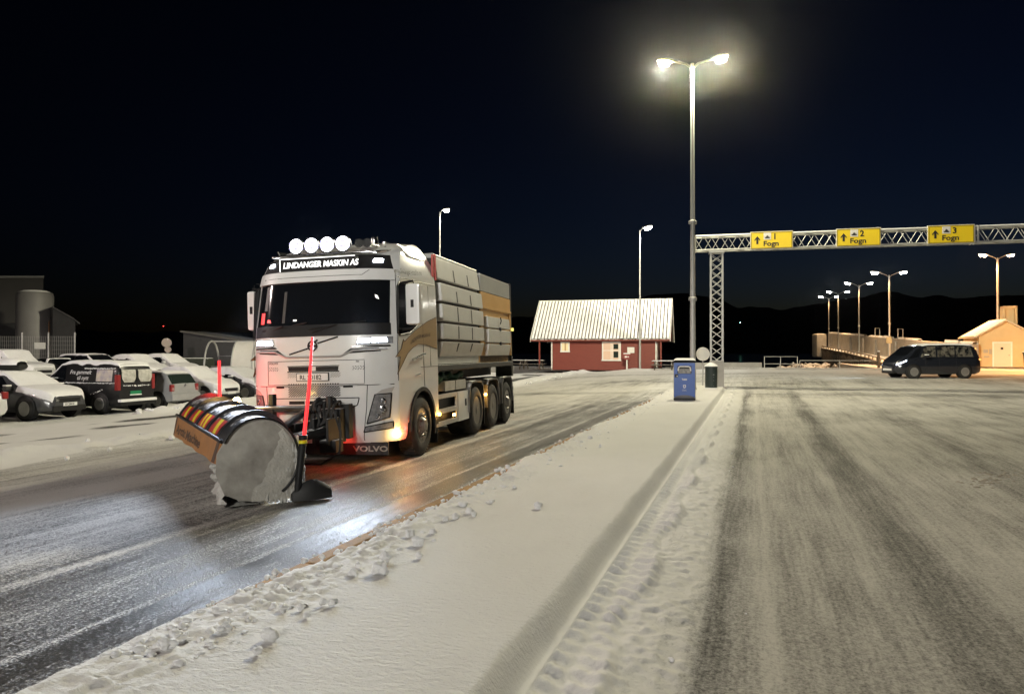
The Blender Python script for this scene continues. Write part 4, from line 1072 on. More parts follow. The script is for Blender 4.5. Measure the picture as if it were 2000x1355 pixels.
for i, u in enumerate(np.linspace(.0, .30, 34)):
    ring = []
    for j in range(16):
        a = 2 * math.pi * j / 16
        rr_ = .19 * (.6 + .8 * fbm(i * .45, j * .9 if j < 8 else (16 - j) * .9, 88, 3)) * (1 - (u / .31) ** 2) ** .5
        ring.append(pp(u, .36 - .12 * u + rr_ * 1.25 * math.cos(a), max(.0, .10 + rr_ * .95 * math.sin(a))))
    G.append(ring + [ring[0]])
mb.grid(G); mb.build('pushed_snow', bpy.data.materials['grey_snow'], plough, smooth=70)
mb = MB(); G = []
for i, z in enumerate(np.linspace(.03, .90, 26)):
    half = math.sqrt(max(0, .455 ** 2 - (z - .51) ** 2)); ar = .17 - half * .93 + .02
    if z < .25: ar = min(ar, -.25)
    al = float(np.interp(z, [.03, .15, .35, .57, .82, .90], [.30, .24, .12, .0, -.09, -.14])) + .10 * (fbm(i * .5, 0, 301, 3) - .5)
    row = []
    for j in range(15):
        v = j / 14; a = ar + (max(al, ar + .02) - ar) * v; e = min(1, 5 * min(v + .05, 1 - v)) * (.4 + 1.2 * float(vnoise(i * .8, j * .7, 302)))
        row.append(pp(0, a, z) + AX * (-.0265 - .016 * e * (1 - v * .7)))
    G.append(row)
mb.grid(G); mb.build('snow_crust', mat('dirty_plough_snow', (.52, .50, .45), .8, c2=(.36, .345, .31), nscale=5, bump=.6, bscale=35), plough, smooth=60)
# marker rods
a0 = prof(0)
mb = MB().tube([pp(-.03, -.27, .36), pp(-.025, -.33, .80), pp(-.02, -.40, 1.30), pp(-.015, -.46, 1.90)], [.022, .022, .02, .014], 10); rd = mb.build('marker_rod', ROD, plough)
MB().tube([pp(-.03, -.22, .05), pp(-.03, -.30, .68)], .042, 10).lathe([(.05, 0), (.05, .05), (.045, .055)], 14, Matrix.Translation(pp(-.03, -.305, .70))).build('rod_sleeve', BLACK, rd)
MB().lathe([(.048, 0), (.048, .035)], 14, Matrix.Translation(pp(-.03, -.30, .66))).build('rod_collar', YEL, rd)
rd2 = MB().tube([(1.70, -1.47, .70), (1.68, -1.48, 1.2), (1.66, -1.49, 1.68)], [.024, .024, .022], 10).build('marker_rod', ROD, plough)
light('rod_red', 'POINT', (1.72, -1.30, 1.15), (1, .04, .03), 9, plough, size=.06)
# mounting frame, hydraulics, hoses
mb = MB()
for (a, b) in (((1.50, -.72, .50), (1.62, -.60, .98)), ((1.50, .54, .46), (1.64, .68, .98)), ((1.50, -.72, .86), (1.60, .68, .96)), ((1.50, -.72, .46), (1.62, .68, .58)), ((1.50, -.1, .5), (1.62, .06, .95)), ((1.62, .30, .42), (1.80, .62, .92)), ((1.80, .34, .42), (2.15, .38, .80)), ((1.80, .56, .42), (2.15, .60, .80)), ((1.62, -.55, .45), (2.1, -.35, .62)), ((1.62, .0, .62), (2.3, .16, .74))): mb.box(a, b)
mb.tube([(1.6, .42, .62), (2.7, .25, .55), (3.3, .1, .5)], .075, 8); mb.tube([(1.6, -.45, .55), (2.4, -.8, .55), (2.6, -.95, .5)], .075, 8)
mb.tube([(1.9, .5, .95), (1.9, .5, 1.12)], .05, 8); mb.box((1.8, .4, .3), (2.05, .66, .48))
mf = mb.build('mounting_frame', BLACKD, plough, smooth=30, bevel=.008)
MB().tube([(1.62, .02, .90), (2.6, .12, .72)], .055, 10).tube([(1.7, -.62, .82), (2.4, -.62, .70), (2.9, -.55, .66)], .05, 10).build('hydraulic_cylinder', mat('blue_grey_steel', (.10, .11, .13), .3, metal=.6, c2=(.2, .2, .22)), mf)
for i in range(9):
    y0 = .12 + .05 * i; h = .16 + .05 * ((i * 7) % 5)
    pts = [(1.55 + .02 * (i % 3), y0, .95), (1.66 + .03*(i % 4), y0 + .03, .95 + h*.35), (1.86 + .04*(i % 3), y0 + .08 * math.sin(i), .95 + h*.2), (2.02 + .05*(i % 2), y0 + .05, .78), (2.05, y0, .52 + .03 * i)]
    q = [Vector(x) for x in pts]; sm = []
    for j in range(len(q) - 1):
        for k in range(5):
            t = k / 5; p0 = q[max(j-1, 0)]; p1 = q[j]; p2 = q[j+1]; p3 = q[min(j+2, len(q)-1)]
            sm.append(.5 * ((2*p1) + (p2-p0)*t + (2*p0-5*p1+4*p2-p3)*t*t + (3*p1-p0-3*p2+p3)*t*t*t))
    MB().tube(sm + [q[-1]], .019, 8).build('hydraulic_hose', RUBBER, mf)
MB().tube([(2.0, .62, .9), (2.12, .78, .6), (2.1, .74, .30), (2.2, .5, .16), (2.35, .3, .18), (2.4, .1, .35)], .018, 8).build('hydraulic_hose', RUBBER, mf)
# bright orange beacon on the frame and small work camera on stalk
wl = MB().lathe([(.05, 0), (.055, .06), (.04, .11), (0, .12)], 16, Matrix.Translation((2.55, -.60, 1.03))).build('warning_lamp', AMBERB, plough)
MB().tube([(2.5, -.62, .62), (2.53, -.61, .85), (2.55, -.60, 1.03)], .03, 8).build('lamp_stalk', ALU, wl)
MB().rbox((2.10, -.32, 1.0), (2.2, -.24, 1.17), .012).build('stalk_lamp', BLACK, plough)
MB().tube([(2.3, -.95, .98), (2.3, .40, .98)], .02, 8).build('cross_tube', ALU, plough)
light('warning_amber', 'POINT', (2.62, -.58, 1.22), (1, .5, .12), .9, plough, size=.05)

# ============================================================ SNOW LUMPS on the island edge
lump_pts = [(330, 1243, .085), (530, 1225, .08), (745, 1100, .12), (755, 1075, .09), (818, 1045, .10), (800, 1030, .085), (820, 1070, .06), (652, 1160, .055), (632, 1160, .05), (590, 1170, .05), (440, 1212, .07), (555, 1172, .06), (905, 972, .085), (918, 985, .07), (890, 995, .07), (925, 990, .06), (1051, 974, .085), (845, 1025, .06), (690, 1105, .065), (700, 1090, .05), (1152, 842, .08), (1172, 858, .06), (1135, 850, .06), (960, 965, .06), (505, 1255, .05), (600, 1185, .04), (870, 1000, .06), (1005, 938, .05)]
for i, (u, v, r) in enumerate(lump_pts):
    H = 1.55; Y = H * 1450 / (v + 12 - 687); x = (u - 1000) / 1450 * Y
    vs, fs = blob((0, 0, 0), r * .50, 300 + i, (1, .9, .85), 4)
    o = MB().add(vs, fs).build('snow_lump', SNOW, smooth=80)
    t_, s_ = TS(x, Y)
    o.location = (x, Y, (.185 if t_ > -3.28 else .05) + r * .20); o.rotation_euler = (0, 0, i)
    lb = 'white snow lump lying among others along the yellow kerb'
    if i == 16: lb = 'single round snow lump out on the smooth island snow'
    if i == 0: lb = 'round snow lump sitting on the bare yellow kerb nearest the viewer'
    if i == 2: lb = 'biggest snow lump beside the kerb casting a long shadow'
    tag(o, lb, 'snow lump', 'snow lumps along the kerb')
mb = MB()
for i in range(900):
    s_ = 3.0 + 28 * rng.random() ** 1.6; t_ = -3.02 + rng.normal() * .17
    x, y = W(t_, s_); r = .008 + .03 * rng.random() ** 2
    mb.add(*blob((x, y, .175 if t_ > -3.25 else .03), r, 900 + i, (1, 1, .8), 2))
for i in range(200):
    s_ = 3 + 30 * rng.random(); t_ = -.75 + rng.normal() * .25
    x, y = W(t_, s_); mb.add(*blob((x, y, .02), rng.uniform(.008, .024), 1900 + i, (1, 1, .8), 1))
for i in range(160):
    s_ = 3 + 45 * rng.random(); t_ = -12.6 + rng.normal() * .55
    x, y = W(t_, s_); mb.add(*blob((x, y, float(base_z(t_, s_)) + .1), rng.uniform(.03, .10), 2900 + i, (1, 1, .8), 1))
for i in range(120):
    s_ = 20 + 24 * rng.random(); t_ = -20.0 + rng.normal() * .4
    x, y = W(t_, s_); mb.add(*blob((x, y, float(base_z(t_, s_)) + .16), rng.uniform(.05, .13), 3900 + i, (1, 1, .8), 1))
tag(mb.build('snow_crumbs', SNOW, smooth=60), kind='stuff', label='small snow crumbs scattered along kerb and banks', cat='snow')
# dirt clods on the right lane
mb = MB()
for i in range(60):
    Y = 1.75 * 1450 / (935 + rng.normal() * 7 - 687); x = (1935 + rng.normal() * 26 - 1000) / 1450 * Y
    mb.add(*blob((x, Y, .0), rng.uniform(.012, .045), 5000 + i, (1.3, 1, .6), 1))
tag(mb.build('dirt_clods', mat('dirty_ice', (.16, .13, .09), .8, c2=(.4, .36, .3), nscale=6), smooth=60), kind='stuff', label='brown frozen dirt clods scattered on the right lane', cat='dirt')

# ============================================================ CARS
def car(name, label, cat, loc, az, L, zt, zb, hwd, paint, side_win=None, wscreen=None, rwin=None, snow=(), group=None, zs=.22, wheels=(.75, .78), wr=.33, rimm=None, roofk=.76, front=None, rear=None, win_m=None):
    """x: 0 = tail, L = nose. zt/zb: top and belt profiles. returns root"""
    o = empty(name, loc, az, label, cat, group)
    X = sorted(set(list(np.linspace(0, L, 46)) + [a for a, b in zt]))
    xt, yt = zip(*zt); xb, yb = zip(*zb); xh, yh = zip(*hwd)
    def sec(x, off=0):
        t = float(np.interp(x, xt, yt)); b = min(float(np.interp(x, xb, yb)), t - .02); h = float(np.interp(x, xh, yh)) + off
        k = min(1, max(.05, (t - b) / .45)); rw = h * (.93 - (.93 - roofk) * k); t += off
        lift = .10 * max(0, 1 - x / .35) + .12 * max(0, 1 - (L - x) / .5)
        half = [(h * .88, zs + lift), (h * .97, zs + .10 + lift), (h * 1.0, zs + .45 * (b - zs)), (h * .985, b - .06), (h * .96, b), ((h * .96 + rw) / 2 + .012 * k, (b + t - .05 * k) / 2), (rw, t - .06 * k - .004), (rw * .93, t - .018), (rw * .6, t - .003), (0, t)]
        return half + [(-a, z) for a, z in reversed(half[:-1])]
    P = [[(x, y, z) for y, z in sec(x)] for x in X]
    mb = MB().grid(P); n = len(P[0]); mb.add(P[0], [tuple(range(n))]); mb.add(P[-1], [tuple(reversed(range(n)))])
    mb.grid([[q[0] for q in P], [q[-1] for q in P]])
    body = mb.build('body', paint, o, smooth=42)
    def ringpt(x, w, off):           # w in 0..18 ring coordinate
        S = sec(x, off); i = min(int(w), n - 2); f = w - i
        return (x, S[i][0] + (S[i+1][0] - S[i][0]) * f, S[i][1] + (S[i+1][1] - S[i][1]) * f)
    def patch(x0, x1, wa, wb, off, x0b=None, x1b=None, nu=10, nv=6):
        rows = []
        for j in range(nv + 1):
            v = j / nv; a = x0 + ((x0 if x0b is None else x0b) - x0) * v; b = x1 + ((x1 if x1b is None else x1b) - x1) * v
            rows.append([ringpt(a + (b - a) * i / nu, wa + (wb - wa) * v, off) for i in range(nu + 1)])
        return rows
    if side_win:
        for (x0, x1, x0b, x1b) in side_win:
            for wa, wb in ((4.25, 5.8), (13.75, 12.2)):
                MB().grid(patch(x0, x1, wa, wb, .008, x0b, x1b)).build('side_window', win_m or GLASS, body)
    if wscreen:
        MB().grid(patch(wscreen[0], wscreen[1], 6.3, 11.7, .008, nv=8)).build('windscreen', GLASS, body)
    if rwin:
        MB().grid(patch(rwin[0], rwin[1], 6.3, 11.7, .008, nv=8)).build('rear_window', rwin[2] if len(rwin) > 2 else GLASS, body)
    for si, (x0, x1, wa, wb, th) in enumerate(snow):
        nu, nv = 30, 22; G = []
        for i in range(nu + 1):
            u = i / nu; x = x0 + (x1 - x0) * u; row = []
            for j in range(nv + 1):
                v = j / nv; e = min(1, 6 * min(v, 1 - v)) * min(1, 9 * min(u, 1 - u) + (.0))
                wob = .5 * (fbm(u * 9 + si * 3 + loc[0], 0 if v < .5 else 7, 3) - .5) * (1 if (v < .1 or v > .9) else 0)
                ww = wa + (wb - wa) * v + (wob if v < .5 else -wob)
                row.append(ringpt(x, ww, -.012 + (th + .012) * math.sqrt(e) * (.8 + .4 * float(vnoise(x * 3 + loc[0], v * 5, 9)))))
            G.append(row)
        MB().grid(G).build('snow_cover', SNOW, o, smooth=60)
    for xw in (wheels[0], L - wheels[1]):
        for sg in (-1, 1):
            h = float(np.interp(xw, xh, yh))
            T = Matrix.Translation((xw, sg * (h - .10), wr)) @ Matrix.Rotation(R(-90) * sg, 4, 'X')
            T2 = Matrix.Translation((xw, sg * (h - .10), wr + .02)) @ Matrix.Rotation(R(-90) * sg, 4, 'X')
            MB().lathe([(wr + .075, -.1), (wr + .075, .088), (wr + .05, .106), (0, .106)], 28, T2).build('wheel_arch', BLACK, body)
            wo = MB().lathe([(wr * .62, .11), (wr * .9, .115), (wr, .10), (wr, -.1)], 28, T).build('wheel', RUBBER, o)
            mb = MB().slot(1).lathe([(wr * .64, .110), (0, .110)], 24, T).slot(0).lathe([(wr * .68, .118), (wr * .63, .122), (wr * .60, .112)], 24, T)
            for k in range(5):
                mb.slot(0).box((-.02, .03, .112), (.02, wr * .63, .124), T @ Matrix.Rotation(2*math.pi*k/5, 4, 'Z'))
            mb.slot(0).lathe([(.06, .112), (.055, .13), (0, .132)], 12, T)
            mb.build('rim', [rimm or ALU, BLACK], wo)
    for xs_ in ((L * .30, L * .50, L * .66) if L > 4 else (L * .40, L * .68)):
        mb = MB()
        for sg in (0, 1): mb.tube([ringpt(xs_, w if sg == 0 else 18 - w, .001) for w in (1.3, 2, 2.6, 3.2, 3.8, 4.1)], .006, 5)
        mb.build('door_seam', BLACK, body)
    xm_ = float(np.interp(1, [0, 1], [0, L * .655])); q = ringpt(xm_, 4.2, .0)
    for sg in (-1, 1):
        mi = MB().rbox((xm_ - .08, sg * (q[1] + .10) - .10, q[2] - .02), (xm_ + .08, sg * (q[1] + .10) + .10, q[2] + .13), .03).build('wing_mirror', paint, body)
        if snow: MB().rbox((xm_ - .085, sg * (q[1] + .10) - .10, q[2] + .12), (xm_ + .085, sg * (q[1] + .10) + .10, q[2] + .17), .02).build('snow_cover', SNOW, mi)
    if front: front(o, body, ringpt)
    if rear: rear(o, body, ringpt)
    return o, body, ringpt, patch

def paintm(name, c, rough=.3): return mat(name, c, rough, c2=tuple(q * 1.25 for q in c), nscale=2, coat=.6)
P_DARKGREY = paintm('dark_grey_paint', (.045, .046, .05)); P_BLACK = mat('black_paint', (.008, .008, .009), .35, c2=(.014, .014, .015), coat=.15, spec=.3); P_SILVER = paintm('silver_paint', (.30, .30, .31)); P_GREY = paintm('grey_green_paint', (.17, .175, .165)); P_NAVY = paintm('navy_paint', (.012, .014, .02), .2); P_WHITE = paintm('pale_car_paint', (.5, .5, .5))
def std_front(plate=True, bright=LENS, gz_=.62):
    def f(o, body, rp):
        # generic nose: lamps, grille, plate
        Lx = max(q.co.x for q in body.data.vertices)
        yy = .80
        for sg in (-1, 1):
            mb = MB(); mb.add([(Lx - .30, sg*yy, gz_ + .02), (Lx - .02, sg*.48, gz_), (Lx - .04, sg*.48, gz_ + .10), (Lx - .34, sg*yy, gz_ + .16), (Lx - .30, sg*(yy - .12), gz_), (Lx - .12, sg*.44, gz_ + .02), (Lx - .12, sg*.44, gz_ + .10), (Lx - .34, sg*(yy - .12), gz_ + .15)], [(0,1,2,3), (7,6,5,4), (0,4,5,1), (3,2,6,7), (0,3,7,4), (1,5,6,2)])
            mb.build('headlamp', bright, body, smooth=0)
        MB().rbox((Lx - .05, -.40, gz_ - .10), (Lx + .012, .40, gz_ + .04), .01).build('grille', BLACK, body)
        MB().rbox((Lx - .05, -.62, .26), (Lx + .008, .62, gz_ - .2), .01).build('bumper_intake', BLACK, body)
        if plate:
            p = MB().box((Lx + .010, -.26, gz_ - .22), (Lx + .022, .26, gz_ - .11)).build('number_plate', PLATE, body, smooth=0)
            MB().text('SV 28410', lambda a, b: (Lx + .025, -.20 + a * .9, gz_ - .20 + b), .10, bold=.002).build('plate_lettering', INK, p, smooth=0) if plate == 'txt' else None
    return f
def std_rear(zl=.72, h=.32, w=.72, plate=GREENPL, tall=False):
    def f(o, body, rp):
        for sg in (-1, 1):
            MB().rbox((-.03, sg*w - .07, zl), (.12, sg*w + .10, zl + h), .02).build('tail_light', REDT, body)
        if plate: MB().box((-.02, -.26, .60), (.02, .26, .71)).build('number_plate', plate, body, smooth=0)
    return f
TDIR = (ca, -sa)                      # across the road, cars stand along it
AZF = math.atan2(-sa, ca)             # nose towards the road
AZB = AZF + math.pi                   # tail towards the road
def slot(k, P0=(-14.7, 24.7), st=(.82, 2.5)): return (P0[0] + st[0]*k, P0[1] + st[1]*k)
def place(pt, L, nose_in_front=True, back=0):
    # pt = end nearest the road; the car extends away from it along -TDIR
    x, y = pt; x -= TDIR[0]*back; y -= TDIR[1]*back
    if nose_in_front: x2, y2 = x - TDIR[0]*L, y - TDIR[1]*L; az = AZF
    else: x2, y2 = x, y; az = AZB
    xc, yc = (x - TDIR[0]*L/2, y - TDIR[1]*L/2)
    return (x2, y2, gz(xc, yc)), az
GC = 'cars parked in the snowy car park'
HW_ = lambda L, h=.89: [(0, h - .10), (.25, h - .02), (.6, h), (L - .9, h), (L - .3, h - .10), (L - .06, h - .26), (L, h - .36)]
SUV_T = lambda L, H=1.62: [(0, .95), (.06, 1.05), (.45, H - .10), (.8, H - .02), (1.6, H), (2.5, H - .03), (3.35, 1.04), (3.7, 1.0), (L - .35, .92), (L - .1, .82), (L, .62)]
SED_T = lambda L, H=1.44: [(0, .80), (.05, .98), (.7, 1.04), (1.5, H - .06), (2.0, H), (2.6, H - .03), (3.5, .98), (3.8, .94), (L - .35, .82), (L - .1, .72), (L, .55)]
EST_T = lambda L, H=1.48: [(0, .85), (.06, 1.0), (.40, H - .10), (.8, H - .01), (1.8, H), (2.6, H - .03), (3.5, .99), (3.8, .95), (L - .35, .84), (L - .1, .74), (L, .56)]
HAT_T = lambda L, H=1.47: [(0, .75), (.04, .95), (.32, H - .10), (.6, H - .02), (1.3, H), (2.0, H - .04), (2.85, 1.0), (3.1, .95), (L - .3, .82), (L - .08, .70), (L, .55)]
BELT = lambda L, z=.95: [(0, z - .06), (.4, z + .02), (L * .62, z - .03), (L - .6, z - .18), (L, z - .45)]

# --- dark SUV with snow and a roof box
L = 4.55; loc, az = place(slot(0), L, True)
suv = car('parked_car', 'dark grey car under thick snow with a roof box and its front towards the road', 'car', loc, az, L, SUV_T(L, 1.50), BELT(L, .98), HW_(L, .92), P_DARKGREY, side_win=[(.5, 3.1, .75, 2.45)],
    snow=[(2.3, 3.5, 6.1, 11.9, .05), (3.2, L - .05, 3.9, 14.1, .06), (.5, 2.6, 6.0, 12.0, .08), (3.4, 4.2, 3.15, 4.2, .03)], group=GC, front=std_front('txt', LENS, .64), rear=std_rear(), wr=.35, wheels=(.85, .88))
tb = Matrix.Translation(loc) @ Matrix.Rotation(az, 4, 'Z')
mb = MB()
sect = []
for u in np.linspace(0, 1, 12):
    k = math.sin(min(1, min(u, 1-u) * 6) * math.pi / 2) * .6 + .4
    sect.append([(.5 + 1.95*u, .40*k*math.cos(a), 1.70 + .17 * k * math.sin(a)) for a in np.linspace(0, 2*math.pi, 15)[:-1]])
for r_ in sect: r_.append(r_[0])
mb.grid(sect); mb.add(sect[0][:-1], [tuple(range(14))]); mb.add(sect[-1][:-1], [tuple(range(14))])
rbx = mb.build('roof_box', BLACK); rbx.matrix_world = tb; tag(rbx, 'black roof box capped with snow on the dark grey car at the left', 'roof box')
mb = MB(); G = []
for u in np.linspace(.02, .98, 14):
    k = math.sin(min(1, min(u, 1-u) * 6) * math.pi / 2) * .6 + .4
    G.append([(.5 + 1.95*u, .38*k*math.cos(a), 1.755 + .23 * k * max(0, math.sin(a)) ** .7) for a in np.linspace(0, math.pi, 11)])
mb.grid(G); mb.build('snow_cover', SNOW, rbx)
# --- black delivery van, tail towards the road
L = 4.4; loc, az = place(slot(1.07), L, False)
VT = [(0, .9), (.03, 1.55), (.12, 1.76), (.5, 1.82), (2.2, 1.83), (2.75, 1.76), (3.5, 1.16), (3.7, 1.08), (L - .25, .92), (L - .06, .74), (L, .6)]
def van_rear(o, body, rp):
    for sg in (-1, 1):
        MB().rbox((-.02, sg*.80 - .05, .82), (.14, sg*.80 + .09, 1.38), .03).build('tail_light', REDT, body)
    p = MB().box((-.028, -.34 + .16, .66), (-.010, .22 + .10, .78)).build('number_plate', GREENPL, body, smooth=0)
    MB().box((-.03, -.36 + .16, .625), (-.012, .24 + .10, .66)).build('plate_snow', SNOW, body, smooth=0)
    # snowed up twin rear windows
    for (y0, y1) in ((.06, .70), (-.70, -.06)):
        mb = MB(); P = []
        for v in np.linspace(0, 1, 8):
            z = 1.10 + .46 * v; x = -.012 + .02 * v + (.02 if z > 1.5 else 0)
            ins = .10 * max(0, 1 - v * 3)
            P.append([(x - .025 * math.sin(u * math.pi) * math.sin(v * math.pi) - .008, y0 + ins + (y1 - y0 - 2*ins) * u, z) for u in np.linspace(0, 1, 9)])
        mb.grid(P); mb.build('snowy_rear_window', mat('frosted_snow', (.62, .61, .57), .8, c2=(.30, .29, .26), nscale=7, bump=.6, bscale=25), body)
    MB().box((-.02, -.02, 1.12), (-.005, .02, 1.5)).build('door_seam', BLACK, body, smooth=0)
    mb = MB()
    for i in range(30):
        y = rng.uniform(-.62, .62)
        if abs(y) < .06: continue
        mb.add(*blob((-.015, y, .97 + rng.normal() * .012), rng.uniform(.015, .035), 7000 + i, (.6, 1.4, .8), 1))
    mb.build('snow_ledge', SNOW, body, smooth=60)
    MB().rbox((-.13, -.84, .40), (.03, .84, .50), .02).build('rear_bumper', SNOW, body)
    MB().rbox((-.10, -.84, .26), (.05, .84, .40), .02).build('bumper_underside', BLACK, body)
    MB().text('Conveyor', lambda a, b: (-.016, .35 + a * 0 - a, .80 + b), .001).build('badge', ALU, body, smooth=0) if False else None
    # snow rim and lettering on the left side panel
    S = lambda x, w, off: rp(x, w, off)
    w_of = lambda b: 4.45 + b
    def sidefn(a, b):
        x = 2.15 + a * -1; q = rp(max(.05, min(4.2, x)), 4.35, .012); return (x, q[1] - .0, 1.12 + b)
    # lettering sits on the flank of the window panel
    def flank(a, z): 
        q = [rp(a, w, .014) for w in np.linspace(4, 6, 9)]; zs_ = [t[2] for t in q]; ys = [t[1] for t in q]
        return (a, float(np.interp(z, zs_, ys)), z)
    MB().text('Fra gammelt', lambda a, b: flank(2.28 - a, 1.40 + b), .20, bold=.003, shear=.25).text('til nytt', lambda a, b: flank(1.92 - a, 1.19 + b), .20, bold=.003, shear=.25).build('side_lettering', mat('sticker_white', (.7, .7, .7), .5), body, smooth=0)
    mb = MB()
    P = [[flank(x, z) for x in np.linspace(1.02, .30, 10)] for z in np.linspace(1.14, 1.56, 6)]; mb.grid(P)
    mb.build('side_sticker', mat('sticker_picture', (.30, .27, .36), .5, c2=(.62, .56, .44), nscale=5), body)
    for z_, xa, xb in ((1.075, .22, 2.6), (1.60, .22, 1.6)):
        mb = MB()
        for i in range(60):
            x = xa + (xb - xa) * i / 60 + rng.normal() * .01; q = flank(x, z_ + rng.normal() * .006); mb.add(*blob(q, rng.uniform(.015, .03), 7100 + i, (1.5, .8, .8), 1))
        mb.build('snow_ledge', SNOW, body, smooth=60)
    mb = MB()
    for i in range(16): q = rp(.70 + .035 * i, 3.3, .005); mb.add(*blob((q[0], q[1], .84 - .012 * i + rng.normal() * .01), rng.uniform(.015, .035), 7200 + i, (1.4, .6, .8), 1))
    mb.build('snow_patch', SNOW, body, smooth=60)
car('parked_van', 'black delivery van with snowy rear windows and white lettering on its side', 'van', loc, az, L, VT, [(0, 1.02), (3.2, 1.05), (3.8, .95), (L, .6)], HW_(L, .90), P_BLACK, side_win=[(2.45, 3.4, 2.5, 2.85)], roofk=.84,
    snow=[(-.0, 2.75, 5.9, 12.1, .07), (2.5, 3.5, 6.0, 12.0, .03)], group=GC, rear=van_rear, wr=.33, wheels=(.80, .85))
# --- silver hatchback
L = 3.9; loc, az = place(slot(2.0), L, False)
def hat_rear(o, body, rp):
    for sg in (-1, 1):
        MB().rbox((-.005, sg*.66 - .08, .66), (.10, sg*.66 + .11, .94), .03).build('tail_light', REDT, body)
        MB().lathe([(.06, 0), (.05, .012), (0, .014)], 14, Matrix.Translation((-.006, sg*.67, .76)) @ Matrix.Rotation(R(-90), 4, 'Y')).build('reversing_lamp', mat('pale_red_lens', (.4, .2, .2), .3), body)
    MB().lathe([(.05, 0), (.04, .012), (0, .012)], 14, Matrix.Translation((-.012, 0, .90)) @ Matrix.Rotation(R(-90), 4, 'Y')).build('badge', CHROME, body)
    MB().rbox((-.08, -.78, .30), (.05, .78, .58), .05).build('rear_bumper', P_SILVER, body)
car('parked_car', 'small silver hatchback with its tail towards the road beside the black van', 'car', loc, az, L, HAT_T(L, 1.45), BELT(L, .93), HW_(L, .83), P_SILVER, side_win=[(.75, 1.55, .85, 1.45), (1.62, 2.75, 1.55, 2.1)], rwin=(.05, .30, GLASSG),
    snow=[(.35, 2.0, 6.2, 11.8, .03)], group=GC, rear=hat_rear, wr=.30, wheels=(.62, .75))
# --- two snow covered cars beyond the hatchback
L = 4.5; loc, az = place(slot(3.05), L, True)
car('parked_car', 'car wholly covered in snow standing next to the silver hatchback', 'car', loc, az, L, SED_T(L, 1.55), BELT(L, .96), HW_(L, .90), P_WHITE, side_win=[(1.1, 3.2, 1.5, 2.5)],
    snow=[(.4, 2.5, 4.2, 13.8, .06), (2.3, 3.7, 4.6, 13.4, .06), (3.4, L - .03, 3.4, 14.6, .07)], group=GC, front=std_front(True, SNOW, .60))
L = 4.4; loc, az = place(slot(4.1), L, True)
car('parked_car', 'snow covered car with a dark flank partly hidden by the lorry', 'car', loc, az, L, SED_T(L, 1.46), BELT(L, .95), HW_(L, .90), P_DARKGREY, side_win=[(1.1, 3.2, 1.5, 2.5)],
    snow=[(.4, 2.5, 4.4, 13.6, .06), (2.3, 3.7, 4.9, 13.1, .06), (3.4, L - .03, 3.7, 14.3, .06)], group=GC, front=std_front(True, SNOW, .60))
# --- sliver of a car at the left edge
L = 4.2; loc, az = place(slot(-1.12), L, False)
car('parked_car', 'tail end of a pale car with a red lamp cut by the left picture edge', 'car', loc, az, L, HAT_T(L, 1.5), BELT(L, .95), HW_(L, .88), P_WHITE, side_win=[(.75, 2.9, .85, 2.2)], rwin=(.05, .3), snow=[(.3, 2.2, 6.0, 12.0, .05)], group=GC, rear=std_rear(.78, .22))
# --- second row
def slot2(k): return slot(k, (-23.9, 38.0), (.80, 2.45))
L = 4.7; loc, az = place(slot2(.0), L, True)
car('parked_car', 'big snow covered off roader in the back row at the left edge', 'car', loc, az, L, [(0, 1.0), (.05, 1.2), (.35, 1.72), (.7, 1.82), (1.8, 1.84), (2.7, 1.80), (3.3, 1.20), (3.6, 1.14), (L - .3, 1.06), (L - .06, .95), (L, .65)], BELT(L, 1.1), HW_(L, .95), P_WHITE, side_win=[(.5, 3.0, .7, 2.6)],
    snow=[(.3, 2.75, 4.4, 13.6, .07), (2.6, 3.4, 5.0, 13.0, .05), (3.2, L - .03, 3.6, 14.4, .07)], group=GC, front=std_front(False, LENS, .78), wr=.38)
L = 4.6; loc, az = place(slot2(1.0), L, True)
car('parked_car', 'low black saloon with white snow rims in the back row', 'car', loc, az, L, SED_T(L, 1.40), BELT(L, .93), HW_(L, .90), P_BLACK, side_win=[(1.1, 3.25, 1.45, 2.6)], wscreen=(2.62, 3.5), snow=[(2.45, 2.62, 4.2, 13.8, .03), (1.4, 2.4, 5.7, 6.4, .03)], group=GC, front=std_front(False))
L = 4.8; loc, az = place(slot2(2.05), L, True)
car('parked_car', 'dark estate car with clear windows and a snowy roof in the back row', 'car', loc, az, L, EST_T(L, 1.62), BELT(L, 1.0), HW_(L, .93), P_BLACK, side_win=[(.5, 1.7, .75, 1.65), (1.78, 3.2, 1.72, 2.55)], wscreen=(2.72, 3.5),
    snow=[(.3, 2.6, 5.9, 12.1, .05), (3.5, L - .03, 3.9, 14.1, .05), (2.55, 2.68, 4.3, 6.3, .03), (2.55, 3.4, 5.6, 6.2, .03), (2.55, 3.4, 11.8, 12.4, .03)], group=GC, front=std_front(False))
L = 4.5; loc, az = place(slot2(3.1), L, True)
car('parked_car', 'rounded snow covered car between the dark estate and the last back row car', 'car', loc, az, L, SED_T(L, 1.58), BELT(L, 1.0), HW_(L, .92), P_SILVER, side_win=[(1.0, 3.1, 1.5, 2.4)], snow=[(.4, 2.5, 4.9, 13.1, .06), (2.3, 3.7, 5.2, 12.8, .06), (3.4, L - .03, 3.6, 14.4, .07)], group=GC, front=std_front(False, SNOW))
L = 4.6; loc, az = place(slot2(4.15), L, True)
